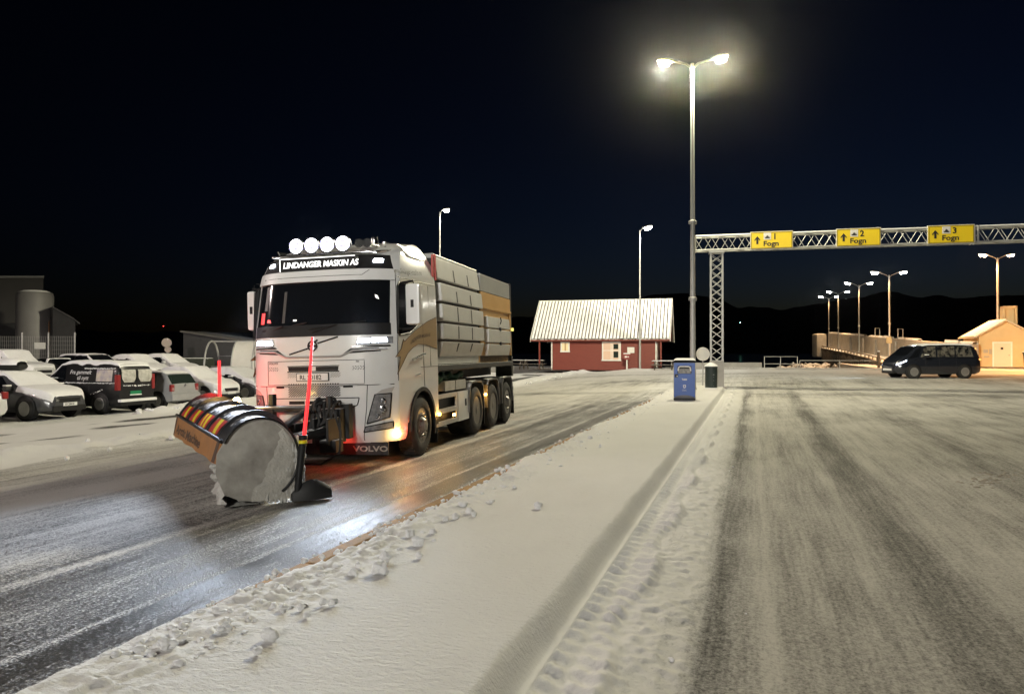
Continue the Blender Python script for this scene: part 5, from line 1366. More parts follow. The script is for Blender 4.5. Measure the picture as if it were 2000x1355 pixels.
car('parked_car', 'snow covered car at the far end of the back row near the round sign', 'car', loc, az, L, SED_T(L, 1.60), BELT(L, 1.0), HW_(L, .92), P_SILVER, side_win=[(1.0, 1.9, 1.5, 1.9), (2.0, 3.1, 1.95, 2.4)], snow=[(.4, 2.5, 5.2, 12.8, .06), (2.3, 3.7, 5.4, 12.6, .06), (3.4, L - .03, 3.6, 14.4, .07)], group=GC, front=std_front(False, SNOW))

# --- dark people carrier on the quay at the right
L = 4.95; VY = 43.0; xr = (1895 - 1000) / 1450 * VY; VX = xr
def buzz_front(o, body, rp):
    for sg in (-1, 1):
        hl = MB(); P = [[rp(L - .62 + .52 * u, 3.4 + (.75 * v) if sg > 0 else 18 - 3.4 - .75 * v, .012) for u in np.linspace(0, 1, 6)] for v in np.linspace(0, 1, 4)]; hl.grid(P)
        hl.build('headlamp', mat('van_headlamp', (.8, .85, 1), .3, emit=(.75, .85, 1), es=5), body)
    MB().rbox((L - .04, -.45, .42), (L + .01, .45, .54), .01).build('number_plate', PLATE, body)
    MB().rbox((L - .22, -.66, .26), (L - .03, .66, .40), .02).build('bumper_intake', BLACK, body)
def buzz_rear(o, body, rp):
    for sg in (-1, 1):
        MB().rbox((-.02, sg*.78 - .12, 1.02), (.10, sg*.78 + .12, 1.10), .02).build('tail_light', mat('orange_tail', (.6, .15, .03), .3, emit=(1, .4, .1), es=1.2), body)
    for sg in (-1, 1):
        mb = MB(); P = [[rp(x, w if sg > 0 else 18 - w, .006) for x in np.linspace(.1, L - .5, 30)] for w in (3.92, 4.05)]; mb.grid(P); mb.build('waist_trim', CHROME, body)
bz, bb, rp_, pt_ = car('parked_van', 'dark people carrier with pale roof and lit headlamps standing on the quay', 'van', (VX, VY, gz(VX - 2, VY)), math.pi + R(3), L,
    [(0, .9), (.04, 1.25), (.18, 1.72), (.5, 1.90), (1.5, 1.94), (3.0, 1.92), (3.70, 1.80), (4.42, 1.24), (4.72, 1.06), (L - .06, .88), (L, .62)], [(0, 1.12), (3.6, 1.10), (4.3, 1.02), (L, .72)],
    [(0, .86), (.3, .97), (L - 1.0, .98), (L - .4, .90), (L - .1, .74), (L, .58)], P_NAVY, win_m=VANGL, side_win=[(.45, 1.48, .55, 1.42), (1.56, 2.55, 1.50, 2.50), (2.66, 3.55, 2.62, 3.25)], wscreen=(3.74, 4.38), roofk=.80, snow=[(.25, 3.45, 6.05, 11.95, .035)], front=buzz_front, rear=buzz_rear, wr=.36, wheels=(.98, 1.0))
mb = MB(); mb.grid(pt_(3.66, 4.30, 4.3, 5.7, .008, 3.40, 3.78)); mb.build('quarter_window', GLASS, bb)
vl = light('van_headlight', 'SPOT', (L + .1, 0, .75), HEAD_COL, 120, bz, size=.1, spot=R(55), blend=.5)
vl.rotation_euler = Vector((1, 0, -.10)).to_track_quat('-Z', 'Y').to_euler()

# ============================================================ RED HOUSE
EH = Vector((.966, -.259, 0)); NH = Vector((.259, .966, 0)); HO = Vector((1.54, 61.0, .28))
hm = Matrix(((EH.x, NH.x, 0, HO.x), (EH.y, NH.y, 0, HO.y), (0, 0, 1, HO.z), (0, 0, 0, 1)))
house = empty('red_house', (0, 0, 0), 0, 'red timber house with snowy tiled roof and lit window on the quay', 'house'); house.matrix_world = hm
RL, RD, EZ, RZ = 11.2, 6.6, 2.50, 5.80
mb = MB()
nb = 16
for i in range(nb):      # horizontal boarding, each board tilted
    z0 = .0 + 2.55 * i / nb; z1 = z0 + 2.55 / nb - .008
    for (a, b) in (((1.69, .45), (10.1, .45)),):
        mb.add([(a[0], .45, z0), (b[0], .45, z0), (b[0], .45 + .022, z1), (a[0], .45 + .022, z1), (a[0], .50, z0), (b[0], .50, z0), (b[0], .5, z1), (a[0], .5, z1)], [(0,1,2,3), (0,4,5,1), (3,2,6,7)])
mb.box((1.69, .472, 0), (10.1, 6.1, 2.52))
wall = mb.build('wall', REDWOOD, house, smooth=0)
mb = MB()
for x in (.20, RL - .20): MB().prism([(.45, 2.45), (6.15, 2.45), (RD/2, RZ - .32)], lambda a, z, h: (h, a, z), x - .06, x + .06).build('gable', REDWOOD, house, smooth=0)
mb.box((.55, .30, 2.28), (RL - .5, .46, 2.50)); mb.box((.55, 6.1, 2.28), (RL - .5, 6.26, 2.5))
mb.build('eaves_beam', REDWOOD, house, smooth=0)
# tiled roof under thin snow: real waves and courses
xs = np.linspace(0, RL, 40 * 8 + 1); vs_ = []; courses = 10
V = []
for c in range(courses):
    for q in (0, .5, .999): V.append((c + q) / courses)
SL = Vector((RD/2, RZ - EZ)); SLn = SL.length
for side_ in (0, 1):
    P = []; 
    for v in V:
        row = []
        fr = (v * courses) % 1
        for x in xs:
            ph = (x / RL * 40) % 1
            wv = .045 * (abs(math.sin(math.pi * ph)) ** .7) + .028 * (1 - fr)
            y = RD/2 * v - wv * .7; z = EZ + (RZ - EZ) * v + wv * .7
            if side_: y = RD - y
            row.append((x, y, z))
        P.append(row)
    mb = MB().grid(P)
    me_m = bpy.data.materials.get('snowy_tiles')
    if not me_m:
        me_m = mat('snowy_tiles', (.78, .78, .77), .7, c2=(.84, .84, .83), nscale=3)
        n = me_m.node_tree; p = n.nodes['Principled BSDF']
        tc = n.nodes.new('ShaderNodeTexCoord'); sx = n.nodes.new('ShaderNodeSeparateXYZ'); n.links.new(tc.outputs['Object'], sx.inputs[0])
        a = n.nodes.new('ShaderNodeMath'); a.operation = 'MULTIPLY'; a.inputs[1].default_value = 40 / RL; n.links.new(sx.outputs[0], a.inputs[0])
        b = n.nodes.new('ShaderNodeMath'); b.operation = 'PINGPONG'; b.inputs[1].default_value = .5; n.links.new(a.outputs[0], b.inputs[0])
        nz = n.nodes.new('ShaderNodeTexNoise'); nz.inputs['Scale'].default_value = 2.2; nz.inputs['Detail'].default_value = 4; n.links.new(tc.outputs['Object'], nz.inputs['Vector'])
        c_ = n.nodes.new('ShaderNodeMath'); c_.operation = 'MULTIPLY_ADD'; c_.inputs[1].default_value = .17; n.links.new(nz.outputs[0], c_.inputs[0]); n.links.new(b.outputs[0], c_.inputs[2])
        mr = n.nodes.new('ShaderNodeMapRange'); mr.inputs[1].default_value = .215; mr.inputs[2].default_value = .27; n.links.new(c_.outputs[0], mr.inputs[0])
        mx = n.nodes.new('ShaderNodeMix'); mx.data_type = 'RGBA'; n.links.new(mr.outputs[0], mx.inputs[0]); mx.inputs[6].default_value = (.13, .11, .09, 1); mx.inputs[7].default_value = (.80, .80, .79, 1)
        n.links.new(mx.outputs[2], p.inputs['Base Color'])
    rf = mb.build('roof', me_m, house, smooth=60)
mb = MB()
mb.prism([(0, EZ - .10), (RD/2, RZ - .10), (RD, EZ - .10), (RD, EZ - .20), (RD/2, RZ - .20), (0, EZ - .20)], lambda a, z, h: (h, a, z), .02, RL - .02)
mb.build('roof_underside', DARKTIMBER, house, smooth=0)
mb = MB()
for x in (-.05, RL + .0):
    for (y0, y1) in ((-.03, RD/2), (RD + .03, RD/2)):
        mb.prism([(y0, EZ - .22), (y1, RZ - .18), (y1, RZ + .09), (y0, EZ + .07)], lambda a, z, h: (h, a, z), x, x + .05)
mb.box((0, RD/2 - .09, RZ + .02), (RL, RD/2 + .09, RZ + .07)); mb.build('bargeboard', WHITEWOOD, house, smooth=0)
MB().box((0, -.12, EZ - .16), (RL, -.03, EZ - .06)).build('gutter', REDWOOD, house, smooth=0)
for x in (.70, RL - .7): MB().box((x - .06, .12, 0), (x + .06, .24, 2.3)).build('veranda_post', REDWOOD, house, smooth=0)
MB().box((1.62, .43, 0), (1.72, .5, 2.3)).build('corner_board', WHITEWOOD, house, smooth=0); MB().box((10.05, .43, 0), (10.13, .56, 2.3)).build('corner_board', WHITEWOOD, house, smooth=0)
MB().box((10.125, .6, .0), (10.16, 1.9, 2.2)).build('door', WHITEWOOD, house, smooth=0)
def window(x0, x1, z0, z1, kind):
    mb = MB(); t = .11
    mb.box((x0 - t, .405, z0 - t), (x0, .44, z1 + t)).box((x1, .405, z0 - t), (x1 + t, .44, z1 + t)).box((x0, .405, z1), (x1, .44, z1 + t)).box((x0 - .14, .37, z0 - t), (x1 + .14, .404, z0))
    f = mb.build('window', WHITEWOOD, house, smooth=0)
    MB().box((x0, .428, z0), (x1, .44, z1)).build('pane', WARMWIN if kind else WARMWIN2, f, smooth=0)
    if kind:
        xm = x0 + (x1 - x0) * .58
        m2 = MB().box((xm - .02, .41, z0), (xm + .03, .427, z1)).box((x0, .412, z0 + (z1-z0)*.52), (x1, .426, z0 + (z1-z0)*.56)).box((xm - .16, .414, z0), (xm - .10, .424, z1)).box((x1 - .08, .41, z0), (x1 - .02, .427, z1)); m2.build('glazing_bar', WHITEWOOD, f, smooth=0)
        MB().box((xm + .06, .418, z0 + .15), (x1 - .1, .427, z0 + (z1-z0)*.48)).box((xm + .06, .418, z0 + (z1-z0)*.62), (x1 - .1, .427, z1 - .1)).build('dark_pane', GLASSG, f, smooth=0)
    else: MB().box((x0 + .22, .42, z0), (x1 - .18, .427, z1)).build('curtain', mat('curtain', (.45, .30, .14), .7), f, smooth=0)
window(2.52, 3.05, 1.55, 2.2, 0); window(5.92, 7.22, .85, 2.2, 1)
# porch rail and deck
MB().box((10.1, .15, .05), (11.1, 6, .10)).build('porch_deck', DARKTIMBER, house, smooth=0); MB().box((.1, .15, .05), (1.69, 6, .10)).build('porch_deck', DARKTIMBER, house, smooth=0)
def at_house(x, y, z=0): return hm @ Vector((x, y, z))
def on_house(name, mbm, label, cat, m, x, y, z=0, rz=0, group=None):
    o = mbm.build(name, m); o.matrix_world = Matrix.Translation(at_house(x, y, z)) @ Matrix.Rotation(math.atan2(EH.y, EH.x) + rz, 4, 'Z'); tag(o, label, cat, group); return o
nb_ = MB().box((-.28, -.02, 0), (.28, 0, .46)); on_house('notice_board', nb_, 'small white notice board on the red wall right of the lit window', 'notice board', WHITEWOOD, 8.12, .425, 1.38)
# benches (slatted picnic benches) on the right porch, tables at the left end
def bench(label, x, y, group, snowy=True):
    o = empty('picnic_bench', at_house(x, y, .02), math.atan2(EH.y, EH.x), label, 'bench', group)
    mb = MB()
    for k in range(4): mb.box((-.9, -.34 + k*.18, .70), (.9, -.20 + k*.18, .74))
    mb.build('table_top', DARKTIMBER, o, smooth=0)
    for sg in (-1, 1):
        mb = MB().box((-.9, sg*.72 - .14, .42), (.9, sg*.72 + .14, .46)); mb.build('seat', DARKTIMBER, o, smooth=0)
    for sx_ in (-.65, .65):
        mb = MB().prism([(-.75, 0), (-.65, 0), (-.18, .70), (-.30, .70)], lambda a, z, h: (h, a, z), sx_ - .04, sx_ + .04).prism([(.75, 0), (.65, 0), (.18, .70), (.30, .70)], lambda a, z, h: (h, a, z), sx_ - .04, sx_ + .04).box((sx_ - .04, -.8, .36), (sx_ + .04, .8, .42)); mb.build('trestle', DARKTIMBER, o, smooth=0)
    mb = MB(); G = [[(x_, y_, .742 + .05 * math.sqrt(max(0, min(1, 5*(.9-abs(x_)))) * max(0, min(1, 6*(.34-abs(y_)))))) for y_ in np.linspace(-.34, .34, 12)] for x_ in np.linspace(-.9, .9, 20)]; mb.grid(G); mb.build('snow_cover', SNOW, o)
bench('picnic bench with snow under the right porch of the red house', 10.75, -.75, 'picnic benches at the red house')
bench('picnic bench nearest the left porch post of the red house', .10, .6, 'picnic benches at the red house')
bench('picnic bench farther left of the red house beside the lorry tail', -1.75, 1.3, 'picnic benches at the red house')
mb = MB(); mb.lathe([(.06, 0), (.05, .8)], 10)
pm = empty('parking_meter', at_house(7.92, -.6, .0), math.atan2(EH.y, EH.x), 'red parking meter on a white post before the red house wall', 'parking meter')
MB().lathe([(.075, 0), (.06, .85)], 12).build('post', WHITEWOOD, pm)
MB().rbox((-.24, -.14, .85), (.24, .14, 1.30), .04).build('meter_head', mat('meter_red', (.22, .03, .025), .4), pm)
MB().rbox((-.15, -.15, 1.02), (.02, -.138, 1.14), .004).rbox((.06, -.15, 1.04), (.16, -.138, 1.12), .004).build('meter_label', WHITEWOOD, pm)
MB().rbox((-.26, -.16, 1.30), (.26, .16, 1.37), .03).build('snow_cover', SNOW, pm)

# ============================================================ BINS, SIGN DISC
bx, by = 5.72, 24.6
b = empty('litter_bin', (bx, by, .17), R(-14.2), 'blue solar litter bin with white lettering and snow on its lid', 'litter bin')
bw, bd, bh = .70, .66, 1.30
mb = MB().rbox((-bw/2, -bd/2, .0), (bw/2, bd/2, .07), .02); mb.build('base', BLACK, b)
mb = MB().rbox((-bw/2, -bd/2 + .03, .07), (bw/2, bd/2, bh - .06), .025); mb.build('body', mat('bin_side_grey', (.34, .34, .34), .45, metal=.3, c2=(.45, .45, .45), nscale=3, dust=.1), b)
fz0 = .16
mb = MB().rbox((-bw/2 + .015, -bd/2, .09), (bw/2 - .015, -bd/2 + .05, bh - .08), .012); fr = mb.build('front_panel', BINBLUE, b)
mb = MB(); P = [[( (-bw/2 + .02 + (bw - .04) * u), -bd/2 - .004 - .05 * (1 - v) * (1 - .3 * v), .07 + .10 * v * (math.sin(math.pi * u) ** .5 if 0 < u < 1 else 0)) for u in np.linspace(0, 1, 17)] for v in np.linspace(0, 1, 5)]; mb.grid(P); mb.build('kick_plate', mat('kick_grey', (.16, .16, .165), .5), b)
mb = MB().slot(0).rbox((-.225, -bd/2 - .006, .86), (.225, -bd/2 + .01, 1.12), .01); rec = mb.build('hopper_recess', BLACK, b)
mb = MB().rbox((-.20, -bd/2 - .012, .875), (.20, -bd/2 - .002, 1.03), .01); mb.build('hopper_flap', mat('worn_flap', (.35, .34, .32), .5, c2=(.07, .07, .07), nscale=16), rec)
mb = MB().tube([(-.20, -bd/2 - .02, .96), (-.185, -bd/2 - .045, 1.07), (-.14, -bd/2 - .05, 1.10), (.14, -bd/2 - .05, 1.10), (.185, -bd/2 - .045, 1.07), (.20, -bd/2 - .02, .96)], .022, 8); mb.build('handle', WHITEWOOD, rec)
MB().rbox((-.31, -bd/2 - .006, .745), (-.20, -bd/2 + .01, .85), .006).build('sensor', BLACK, b)
MB().rbox((-.25, -bd/2 - .010, .765), (-.215, -bd/2 - .004, .805), .003).build('sensor_label', WHITEWOOD, b)
MB().text('Takk!', lambda a, z: (-.085 + a, -bd/2 - .004, .655 + z), .075, bold=.003).build('lettering', WHITEWOOD, fr, smooth=0)
mb = MB(); sh = [(-.045, .06), (.045, .06), (.045, .0), (.03, -.035), (0, -.05), (-.03, -.035), (-.045, 0)]; mb.slot(0).prism(sh, lambda a, z, h: (a, h, .44 + z), -bd/2 - .004, -bd/2 - .001); mb.slot(1).prism([(q[0]*.55, q[1]*.5 + .005) for q in sh], lambda a, z, h: (a, h, .44 + z), -bd/2 - .006, -bd/2 - .0045); mb.build('crest', [WHITEWOOD, BINBLUE], fr, smooth=0)
MB().text('Stavanger', lambda a, z: (-.07 + a, -bd/2 - .004, .335 + z), .034).text('kommune', lambda a, z: (-.07 + a, -bd/2 - .004, .30 + z), .034).build('small_lettering', WHITEWOOD, fr, smooth=0)
mb = MB(); mb.prism([(-bd/2 - .01, bh - .075), (-bd/2 + .02, bh - .02), (bd/2, bh + .02), (bd/2, bh - .06)], lambda a, z, h: (h, a, z), -bw/2 - .01, bw/2 + .01); mb.build('lid', BLACK, b, smooth=30, bevel=.01)
mb = MB(); G = [[(-bw/2 + bw*u, -bd/2 + .02 + (bd - .03)*v, bh - .02 + .045*v + .055 * min(1, 9*min(u, 1-u, v + .02, 1 - v)) ** .5 ) for v in np.linspace(0, 1, 14)] for u in np.linspace(0, 1, 16)]; mb.grid(G); mb.build('snow_cover', SNOW, b)
# dark bin
gx, gy = (1389 - 1000) / 1450 * 31.6, 31.6
b2 = empty('litter_bin', (gx, gy, .17), R(-15), 'dark green round litter bin with a snow cone on its lid', 'litter bin')
n_ = 8
MB().lathe([(.24, 0), (.25, .03), (.255, .92), (.265, .93), (.265, .97), (.2, .99)], 28).build('body', BINDARK, b2)
MB().lathe([(.285, .965), (.27, 1.0), (.12, 1.10), (.06, 1.13), (0, 1.135)], 24).build('snow_cover', SNOW, b2)
MB().lathe([(.29, 0), (.27, .06), (.2, .07)], 24).build('snow_base', SNOW, b2)
mb = MB()
for z, w_ in ((.60, .06), (.50, .035), (.36, .035), (.12, .03)): mb.rbox((.10 - w_/2, -.245, z), (.10 + w_/2, -.225, z + w_*.5), .002)
mb.build('label', GREYP, b2)
# ============================================================ GANTRY
GO = Vector((8.80, 33.05, 0)); GE = E_; GN = Vector((-GE.y, GE.x, 0))       # GN points away from the viewer
gm = Matrix(((GE.x, GN.x, 0, GO.x), (GE.y, GN.y, 0, GO.y), (0, 0, 1, .12), (0, 0, 0, 1)))
gan = empty('sign_gantry', (0, 0, 0), 0, 'long lattice steel gantry carrying the yellow ferry lane signs', 'gantry'); gan.matrix_world = gm
mb = MB(); z0, z1, hd_ = 6.13, 6.74, .26
x0, x1 = -.62, 24.0
for z in (z0, z1):
    for y in (-hd_, hd_): mb.tube([(x0, y, z), (x1, y, z)], .042, 8)
st = .36; nseg = int((x1 - x0) / st)
for i in range(nseg):
    xa, xb = x0 + i*st, x0 + (i+1)*st
    for y in (-hd_, hd_):
        if (i % 2 == 0) == (y < 0): mb.tube([(xa, y, z0), (xb, y, z1)], .017, 5)
        else: mb.tube([(xa, y, z1), (xb, y, z0)], .017, 5)
    if i % 2 == 0:
        for z in (z0, z1): mb.tube([(xa, -hd_, z), (xb + st, hd_, z)], .015, 5); 
for x in (x0, 10.5, 10.62, x1):
    for y in (-hd_, hd_): mb.tube([(x, y, z0 - .05), (x, y, z1 + .06)], .045, 8)
mb.build('beam', POLEM, gan)
SNOWB = MB()
for y in (-hd_, hd_): SNOWB.tube([(x0, y, z1 + .035), (x1, y, z1 + .035)], .03, 6)
SNOWB.build('snow_cover', SNOW, gan)
for tx, nm in ((.30, 'tower'), (22.5, 'tower')):
    mb = MB(); q = .25
    for ax in (-q, q):
        for ay in (-q, q): mb.box((tx + ax - .035, ay - .035, 1.05), (tx + ax + .035, ay + .035, 6.0))
    nn = 13
    for i in range(nn):
        za, zb_ = 1.1 + i * 4.85 / nn, 1.1 + (i + 1) * 4.85 / nn
        for y in (-q, q):
            mb.tube([(tx - q, y, za), (tx + q, y, zb_)], .016, 5); mb.tube([(tx + q, y, za), (tx - q, y, zb_)], .016, 5)
        for x in (-q, q):
            mb.tube([(tx + x, -q, za), (tx + x, q, zb_)], .016, 5)
    mb.box((tx - .33, -.33, 6.0), (tx + .33, .33, 6.09)); tw = mb.build('tower', POLEM, gan, smooth=30)
    mb = MB().rbox((tx - .30, -.30, 0), (tx + .30, .30, 1.25), .03); mb.build('tower_foot', CONC, tw)
sgw, sgh = 1.76, .78
for kx, num, lb in ((2.58, '1', 'yellow ferry lane sign with the number 1 nearest the tall mast'), (6.06, '2', 'yellow ferry lane sign with the number 2'), (9.57, '3', 'yellow ferry lane sign with the number 3'), (13.15, '', 'yellow sign cut off by the right picture edge')):
    s_ = empty('lane_sign', (0, 0, 0), 0, lb, 'road sign', 'yellow lane signs on the gantry')
    s_.matrix_world = gm @ Matrix.Translation((kx, -.42, 6.06))
    MB().rbox((-sgw/2, .0, 0), (sgw/2, .05, sgh), .012).build('frame', SIGNB, s_)
    f = MB().box((-sgw/2 + .03, -.008, .03), (sgw/2 - .03, 0, sgh - .03)).build('face', SIGNY, s_, smooth=0)
    mb = MB(); a, c, t = -sgw/2 + .05, .05, .014
    mb.box((a, -.013, c), (-a, -.009, c + t)).box((a, -.013, sgh - c - t), (-a, -.009, sgh - c)).box((a, -.013, c + t), (a + t, -.009, sgh - c - t)).box((-a - t, -.013, c + t), (-a, -.009, sgh - c - t)); mb.build('border', INK, f, smooth=0)
    MB().box((-.6, .05, .1), (-.5, .20, .7)).box((.5, .05, .1), (.6, .2, .7)).build('bracket', STEEL, s_, smooth=0)
    if num:
        mb = MB(); cx = -.585
        mb.prism([(cx - .12, .42), (cx, .58), (cx + .12, .42), (cx + .12, .37), (cx + .042, .45), (cx + .042, .24), (cx - .042, .24), (cx - .042, .45), (cx - .12, .37)], lambda a_, z, h: (a_, h, z), -.013, -.009); mb.build('arrow', INK, f, smooth=0)
        MB().text(num, lambda a_, z: (.05 + a_, -.012, .43 + z), .34, bold=.009).text('Fogn', lambda a_, z: (-.345 + a_ * 1.15, -.012, .15 + z), .29, bold=.007).build('lettering', INK, f, smooth=0)
        mb = MB().box((-.325, -.013, .42), (-.02, -.009, .715)); ic = mb.build('ferry_symbol', WHITEWOOD, f, smooth=0)
        mb = MB().prism([(-.29, .525), (-.055, .525), (-.085, .475), (-.26, .475)], lambda a_, z, h: (a_, h, z), -.017, -.0135).prism([(-.23, .53), (-.11, .53), (-.13, .575), (-.165, .575), (-.17, .61), (-.185, .61), (-.19, .575), (-.21, .575)], lambda a_, z, h: (a_, h, z), -.017, -.0135); mb.build('ferry_outline', INK, ic, smooth=0)
# round sign seen from behind on its own post
rx, ry = (1376 - 1000) / 1450 * 33.6 , 33.9
rs = empty('round_sign', (rx, ry, .15), R(-10), 'round road sign seen from behind next to the gantry tower', 'road sign')
MB().lathe([(.03, 0), (.03, 1.75)], 10).build('post', POLEM, rs)
MB().lathe([(.30, -.012), (.31, 0), (.30, .012)], 36, Matrix.Translation((0, -.045, 1.50)) @ Matrix.Rotation(R(90), 4, 'X')).build('disc', mat('sign_disc_back', (.55, .54, .50), .5, dust=.1), rs)

# ============================================================ QUAY: railing, rocks, pier, shed
def tube_thing(name, pts_list, r, m, label, cat, group=None):
    mb = MB()
    for p, rr in pts_list: mb.tube(p, rr, 8)
    return tag(mb.build(name, m), label, cat, group)
Yq = 62.0
def U(u, Y, z): return ((u - 1000) / 1450 * Y, Y, z)
rail = empty('railing', U(1493, Yq, .3), 0, 'short galvanised railing on the quay in front of the rocks', 'railing')
ox = Vector(U(1493, Yq, .3))
mb = MB()
for z in (.45, 1.05): mb.tube([(0, 0, z), (2.75, 0, z)], .03, 8)
mb.build('rail', POLEM, rail)
for x in (0, 1.35, 2.75): MB().tube([(x, 0, 0), (x, 0, 1.05)], .035, 8).build('post', POLEM, rail)
par = MB().rbox((0, -.15, 0), (7.4, .15, .55), .03)
o = par.build('parapet', CONC); o.location = U(1318, 63.5, .28); tag(o, 'low snow topped parapet along the quay between house and railing', 'parapet')
# riprap
mb = MB()
for i in range(260):
    u = rng.uniform(1500, 1662); Y = rng.uniform(72, 92); q = (Y - 72) / 20
    x = (u - 1000) / 1450 * Y
    mb.add(*blob((x, Y, -1.7 + 1.5 * q * (1 - ((u - 1590) / 110) ** 2) + .3 * rng.random()), rng.uniform(.35, .8), 8000 + i, (1, 1, .75), 1))
tag(mb.build('riprap', ROCK, smooth=25), kind='stuff', label='bank of frosted boulders beside the pier', cat='rocks')
# pier: deck, parapet wall, fender piles, fittings
pier_o = empty('pier', (0, 0, 0), 0, 'long concrete pier with a high wall running out into the dark water', 'pier')
def deckz(Y): return .35 + (Y - 66) / (140 - 66) * 2.15
YS = np.linspace(66, 140, 24)
def left_edge(Y): u = np.interp(Y, [66, 77, 98, 122, 140], [1742, 1722, 1672, 1628, 1603]); return (u - 1000) / 1450 * Y
def wall_line(Y): u = np.interp(Y, [66, 77, 98, 122, 140], [1900, 1800, 1712, 1650, 1617]); return (u - 1000) / 1450 * Y
mb = MB()
mb.grid([[(left_edge(Y), Y, deckz(Y)), ((left_edge(Y) + wall_line(Y)) / 2, Y, deckz(Y) + .03), (wall_line(Y) + .2, Y, deckz(Y))] for Y in YS])
mb.build('deck', SNOW, pier_o)
mb = MB()
mb.grid([[(left_edge(Y), Y, deckz(Y) + .0), (left_edge(Y) - .02, Y, deckz(Y) - .45), (left_edge(Y) + .1, Y, deckz(Y) - .5), (left_edge(Y) + .1, Y, -2)] for Y in YS]); mb.build('pier_side', DARKTIMBER, pier_o)
mb = MB()
def wtop(Y): return 2.42 + (Y - 66) / 74 * 2.85
A = []
for Y in YS: A.append([(wall_line(Y), Y, deckz(Y) - .1), (wall_line(Y), Y, wtop(Y)), (wall_line(Y) + .6, Y + .15, wtop(Y)), (wall_line(Y) + .6, Y + .15, -2)])
mb.grid(A); mb.add(A[-1], [(0, 1, 2, 3)]); mb.add(A[0], [(0, 1, 2, 3)])
for Y in np.linspace(70, 136, 8): mb.box((wall_line(Y) - .25, Y - .2, deckz(Y) - .1), (wall_line(Y) + .02, Y + .2, wtop(Y) - .3))
mb.build('wall', CONC, pier_o, smooth=30)
mb = MB()
for i in range(len(YS) - 1):
    if i in (2, 3, 7, 12): continue
    Y0, Y1 = YS[i], YS[i+1] - .3
    mb.grid([[(wall_line(Y), Y, wtop(Y) + .0), (wall_line(Y) + .05, Y, wtop(Y) + .2 + .1*math.sin(i)), (wall_line(Y) + .5, Y + .1, wtop(Y) + .22), (wall_line(Y) + .6, Y + .15, wtop(Y))] for Y in np.linspace(Y0, Y1, 5)])
mb.build('snow_cap', SNOW, pier_o)
for i, Y in enumerate(np.linspace(67, 136, 34)):
    x = left_edge(Y); MB().tube([(x - .12, Y, -2), (x - .12, Y, deckz(Y) - .25 - .15 * ((i * 5) % 3))], .12, 6).build('fender_pile', DARKTIMBER, pier_o)
mb = MB().tube([(left_edge(Y) + .15, Y, deckz(Y) + .35) for Y in YS], .08, 6)
for Y in YS: mb.tube([(left_edge(Y) + .15, Y, deckz(Y)), (left_edge(Y) + .15, Y, deckz(Y) + .35)], .06, 6)
mb.build('edge_rail', DARKTIMBER, pier_o)
for Y in (99, 88): 
    x = wall_line(Y); MB().tube([(x, Y, wtop(Y)), (x, Y, wtop(Y) + 1.2), (x + .9, Y + .6, wtop(Y) + 1.2), (x + .9, Y + .6, wtop(Y))], .06, 6).build('ladder_hoop', POLEM, pier_o)
Ye = 140; MB().rbox((left_edge(Ye) - 1.0, Ye - .6, deckz(Ye) - 1.8), (left_edge(Ye) + 1.0, Ye + 2, wtop(Ye) - .1), .5).build('end_block', CONC, pier_o)
pn = empty('notice_post', U(1736, 70, .4), 0, 'pale square notice on a post where the pier begins', 'sign')
MB().lathe([(.05, 0), (.05, 2.6)], 8).build('post', POLEM, pn); MB().rbox((-.26, -.08, 2.15), (.26, -.04, 2.75), .01).build('notice', CREAM, pn)
gp = empty('gate_post', U(1716, 62.5, .3), 0, 'short dark post standing left of the people carrier', 'post')
MB().rbox((-.08, -.08, 0), (.08, .08, 1.45), .01).build('post', DARKTIMBER, gp); MB().lathe([(.10, 1.45), (.07, 1.52), (0, 1.55)], 10).build('snow_cover', SNOW, gp)
tube_thing('barrier', [([U(1562, 64, 1.0), U(1716, 63, 1.0)], .04), ([U(1562, 64, .3), U(1562, 64, 1.0)], .04), ([U(1640, 63.5, .3), U(1640, 63.5, 1.0)], .04)], .04, POLEM, 'low pipe barrier between the railing and the pier head', 'barrier')
# cream shed
SX, SYY = 41.2, 66.0
ESH = Vector((.94, -.342, 0)); NSH = Vector((.342, .94, 0))
shm = Matrix(((ESH.x, NSH.x, 0, (1912 - 1000) / 1450 * 67), (ESH.y, NSH.y, 0, 67), (0, 0, 1, .40), (0, 0, 0, 1)))
shed = empty('harbour_shed', (0, 0, 0), 0, 'cream harbour shed with snowy gable roof and pale door', 'shed'); shed.matrix_world = shm
SW, SDp, SE, SR = 4.1, 6.0, 2.85, 4.1
def shz(x): return SE + (SR - SE) * (1 - abs(x - SW/2) / (SW/2))
mb = MB().slot(0)
nb = 34
for i in range(nb):
    xa, xb = SW * i / nb, SW * (i + 1) / nb - .02
    mb.add([(xa, 0, 0), (xb, 0, 0), (xb, 0, shz(xb) - .02), (xa, 0, shz(xa) - .02), (xb, .03, 0), (xb, .03, shz(xb) - .02)], [(0, 1, 2, 3), (1, 4, 5, 2)])
mb.prism([(0, 0), (SW, 0), (SW, SE), (SW/2, SR), (0, SE)], lambda x, z, h: (x, h, z), .02, SDp)
mb.build('wall', CREAM, shed, smooth=0)
mb = MB()
for sg in (-1, 1):
    xe = SW/2 + sg * (SW/2 + .42); ze = SE - (SR - SE) * .42 / (SW/2)
    mb.prism([(xe, ze), (SW/2, SR + .0), (SW/2, SR + .14), (xe, ze + .14)], lambda x, z, h: (x, h, z), -.45, SDp + .3)
rf = mb.build('roof', mat('shed_trim', (.50, .43, .31), .6), shed, smooth=0)
mb = MB()
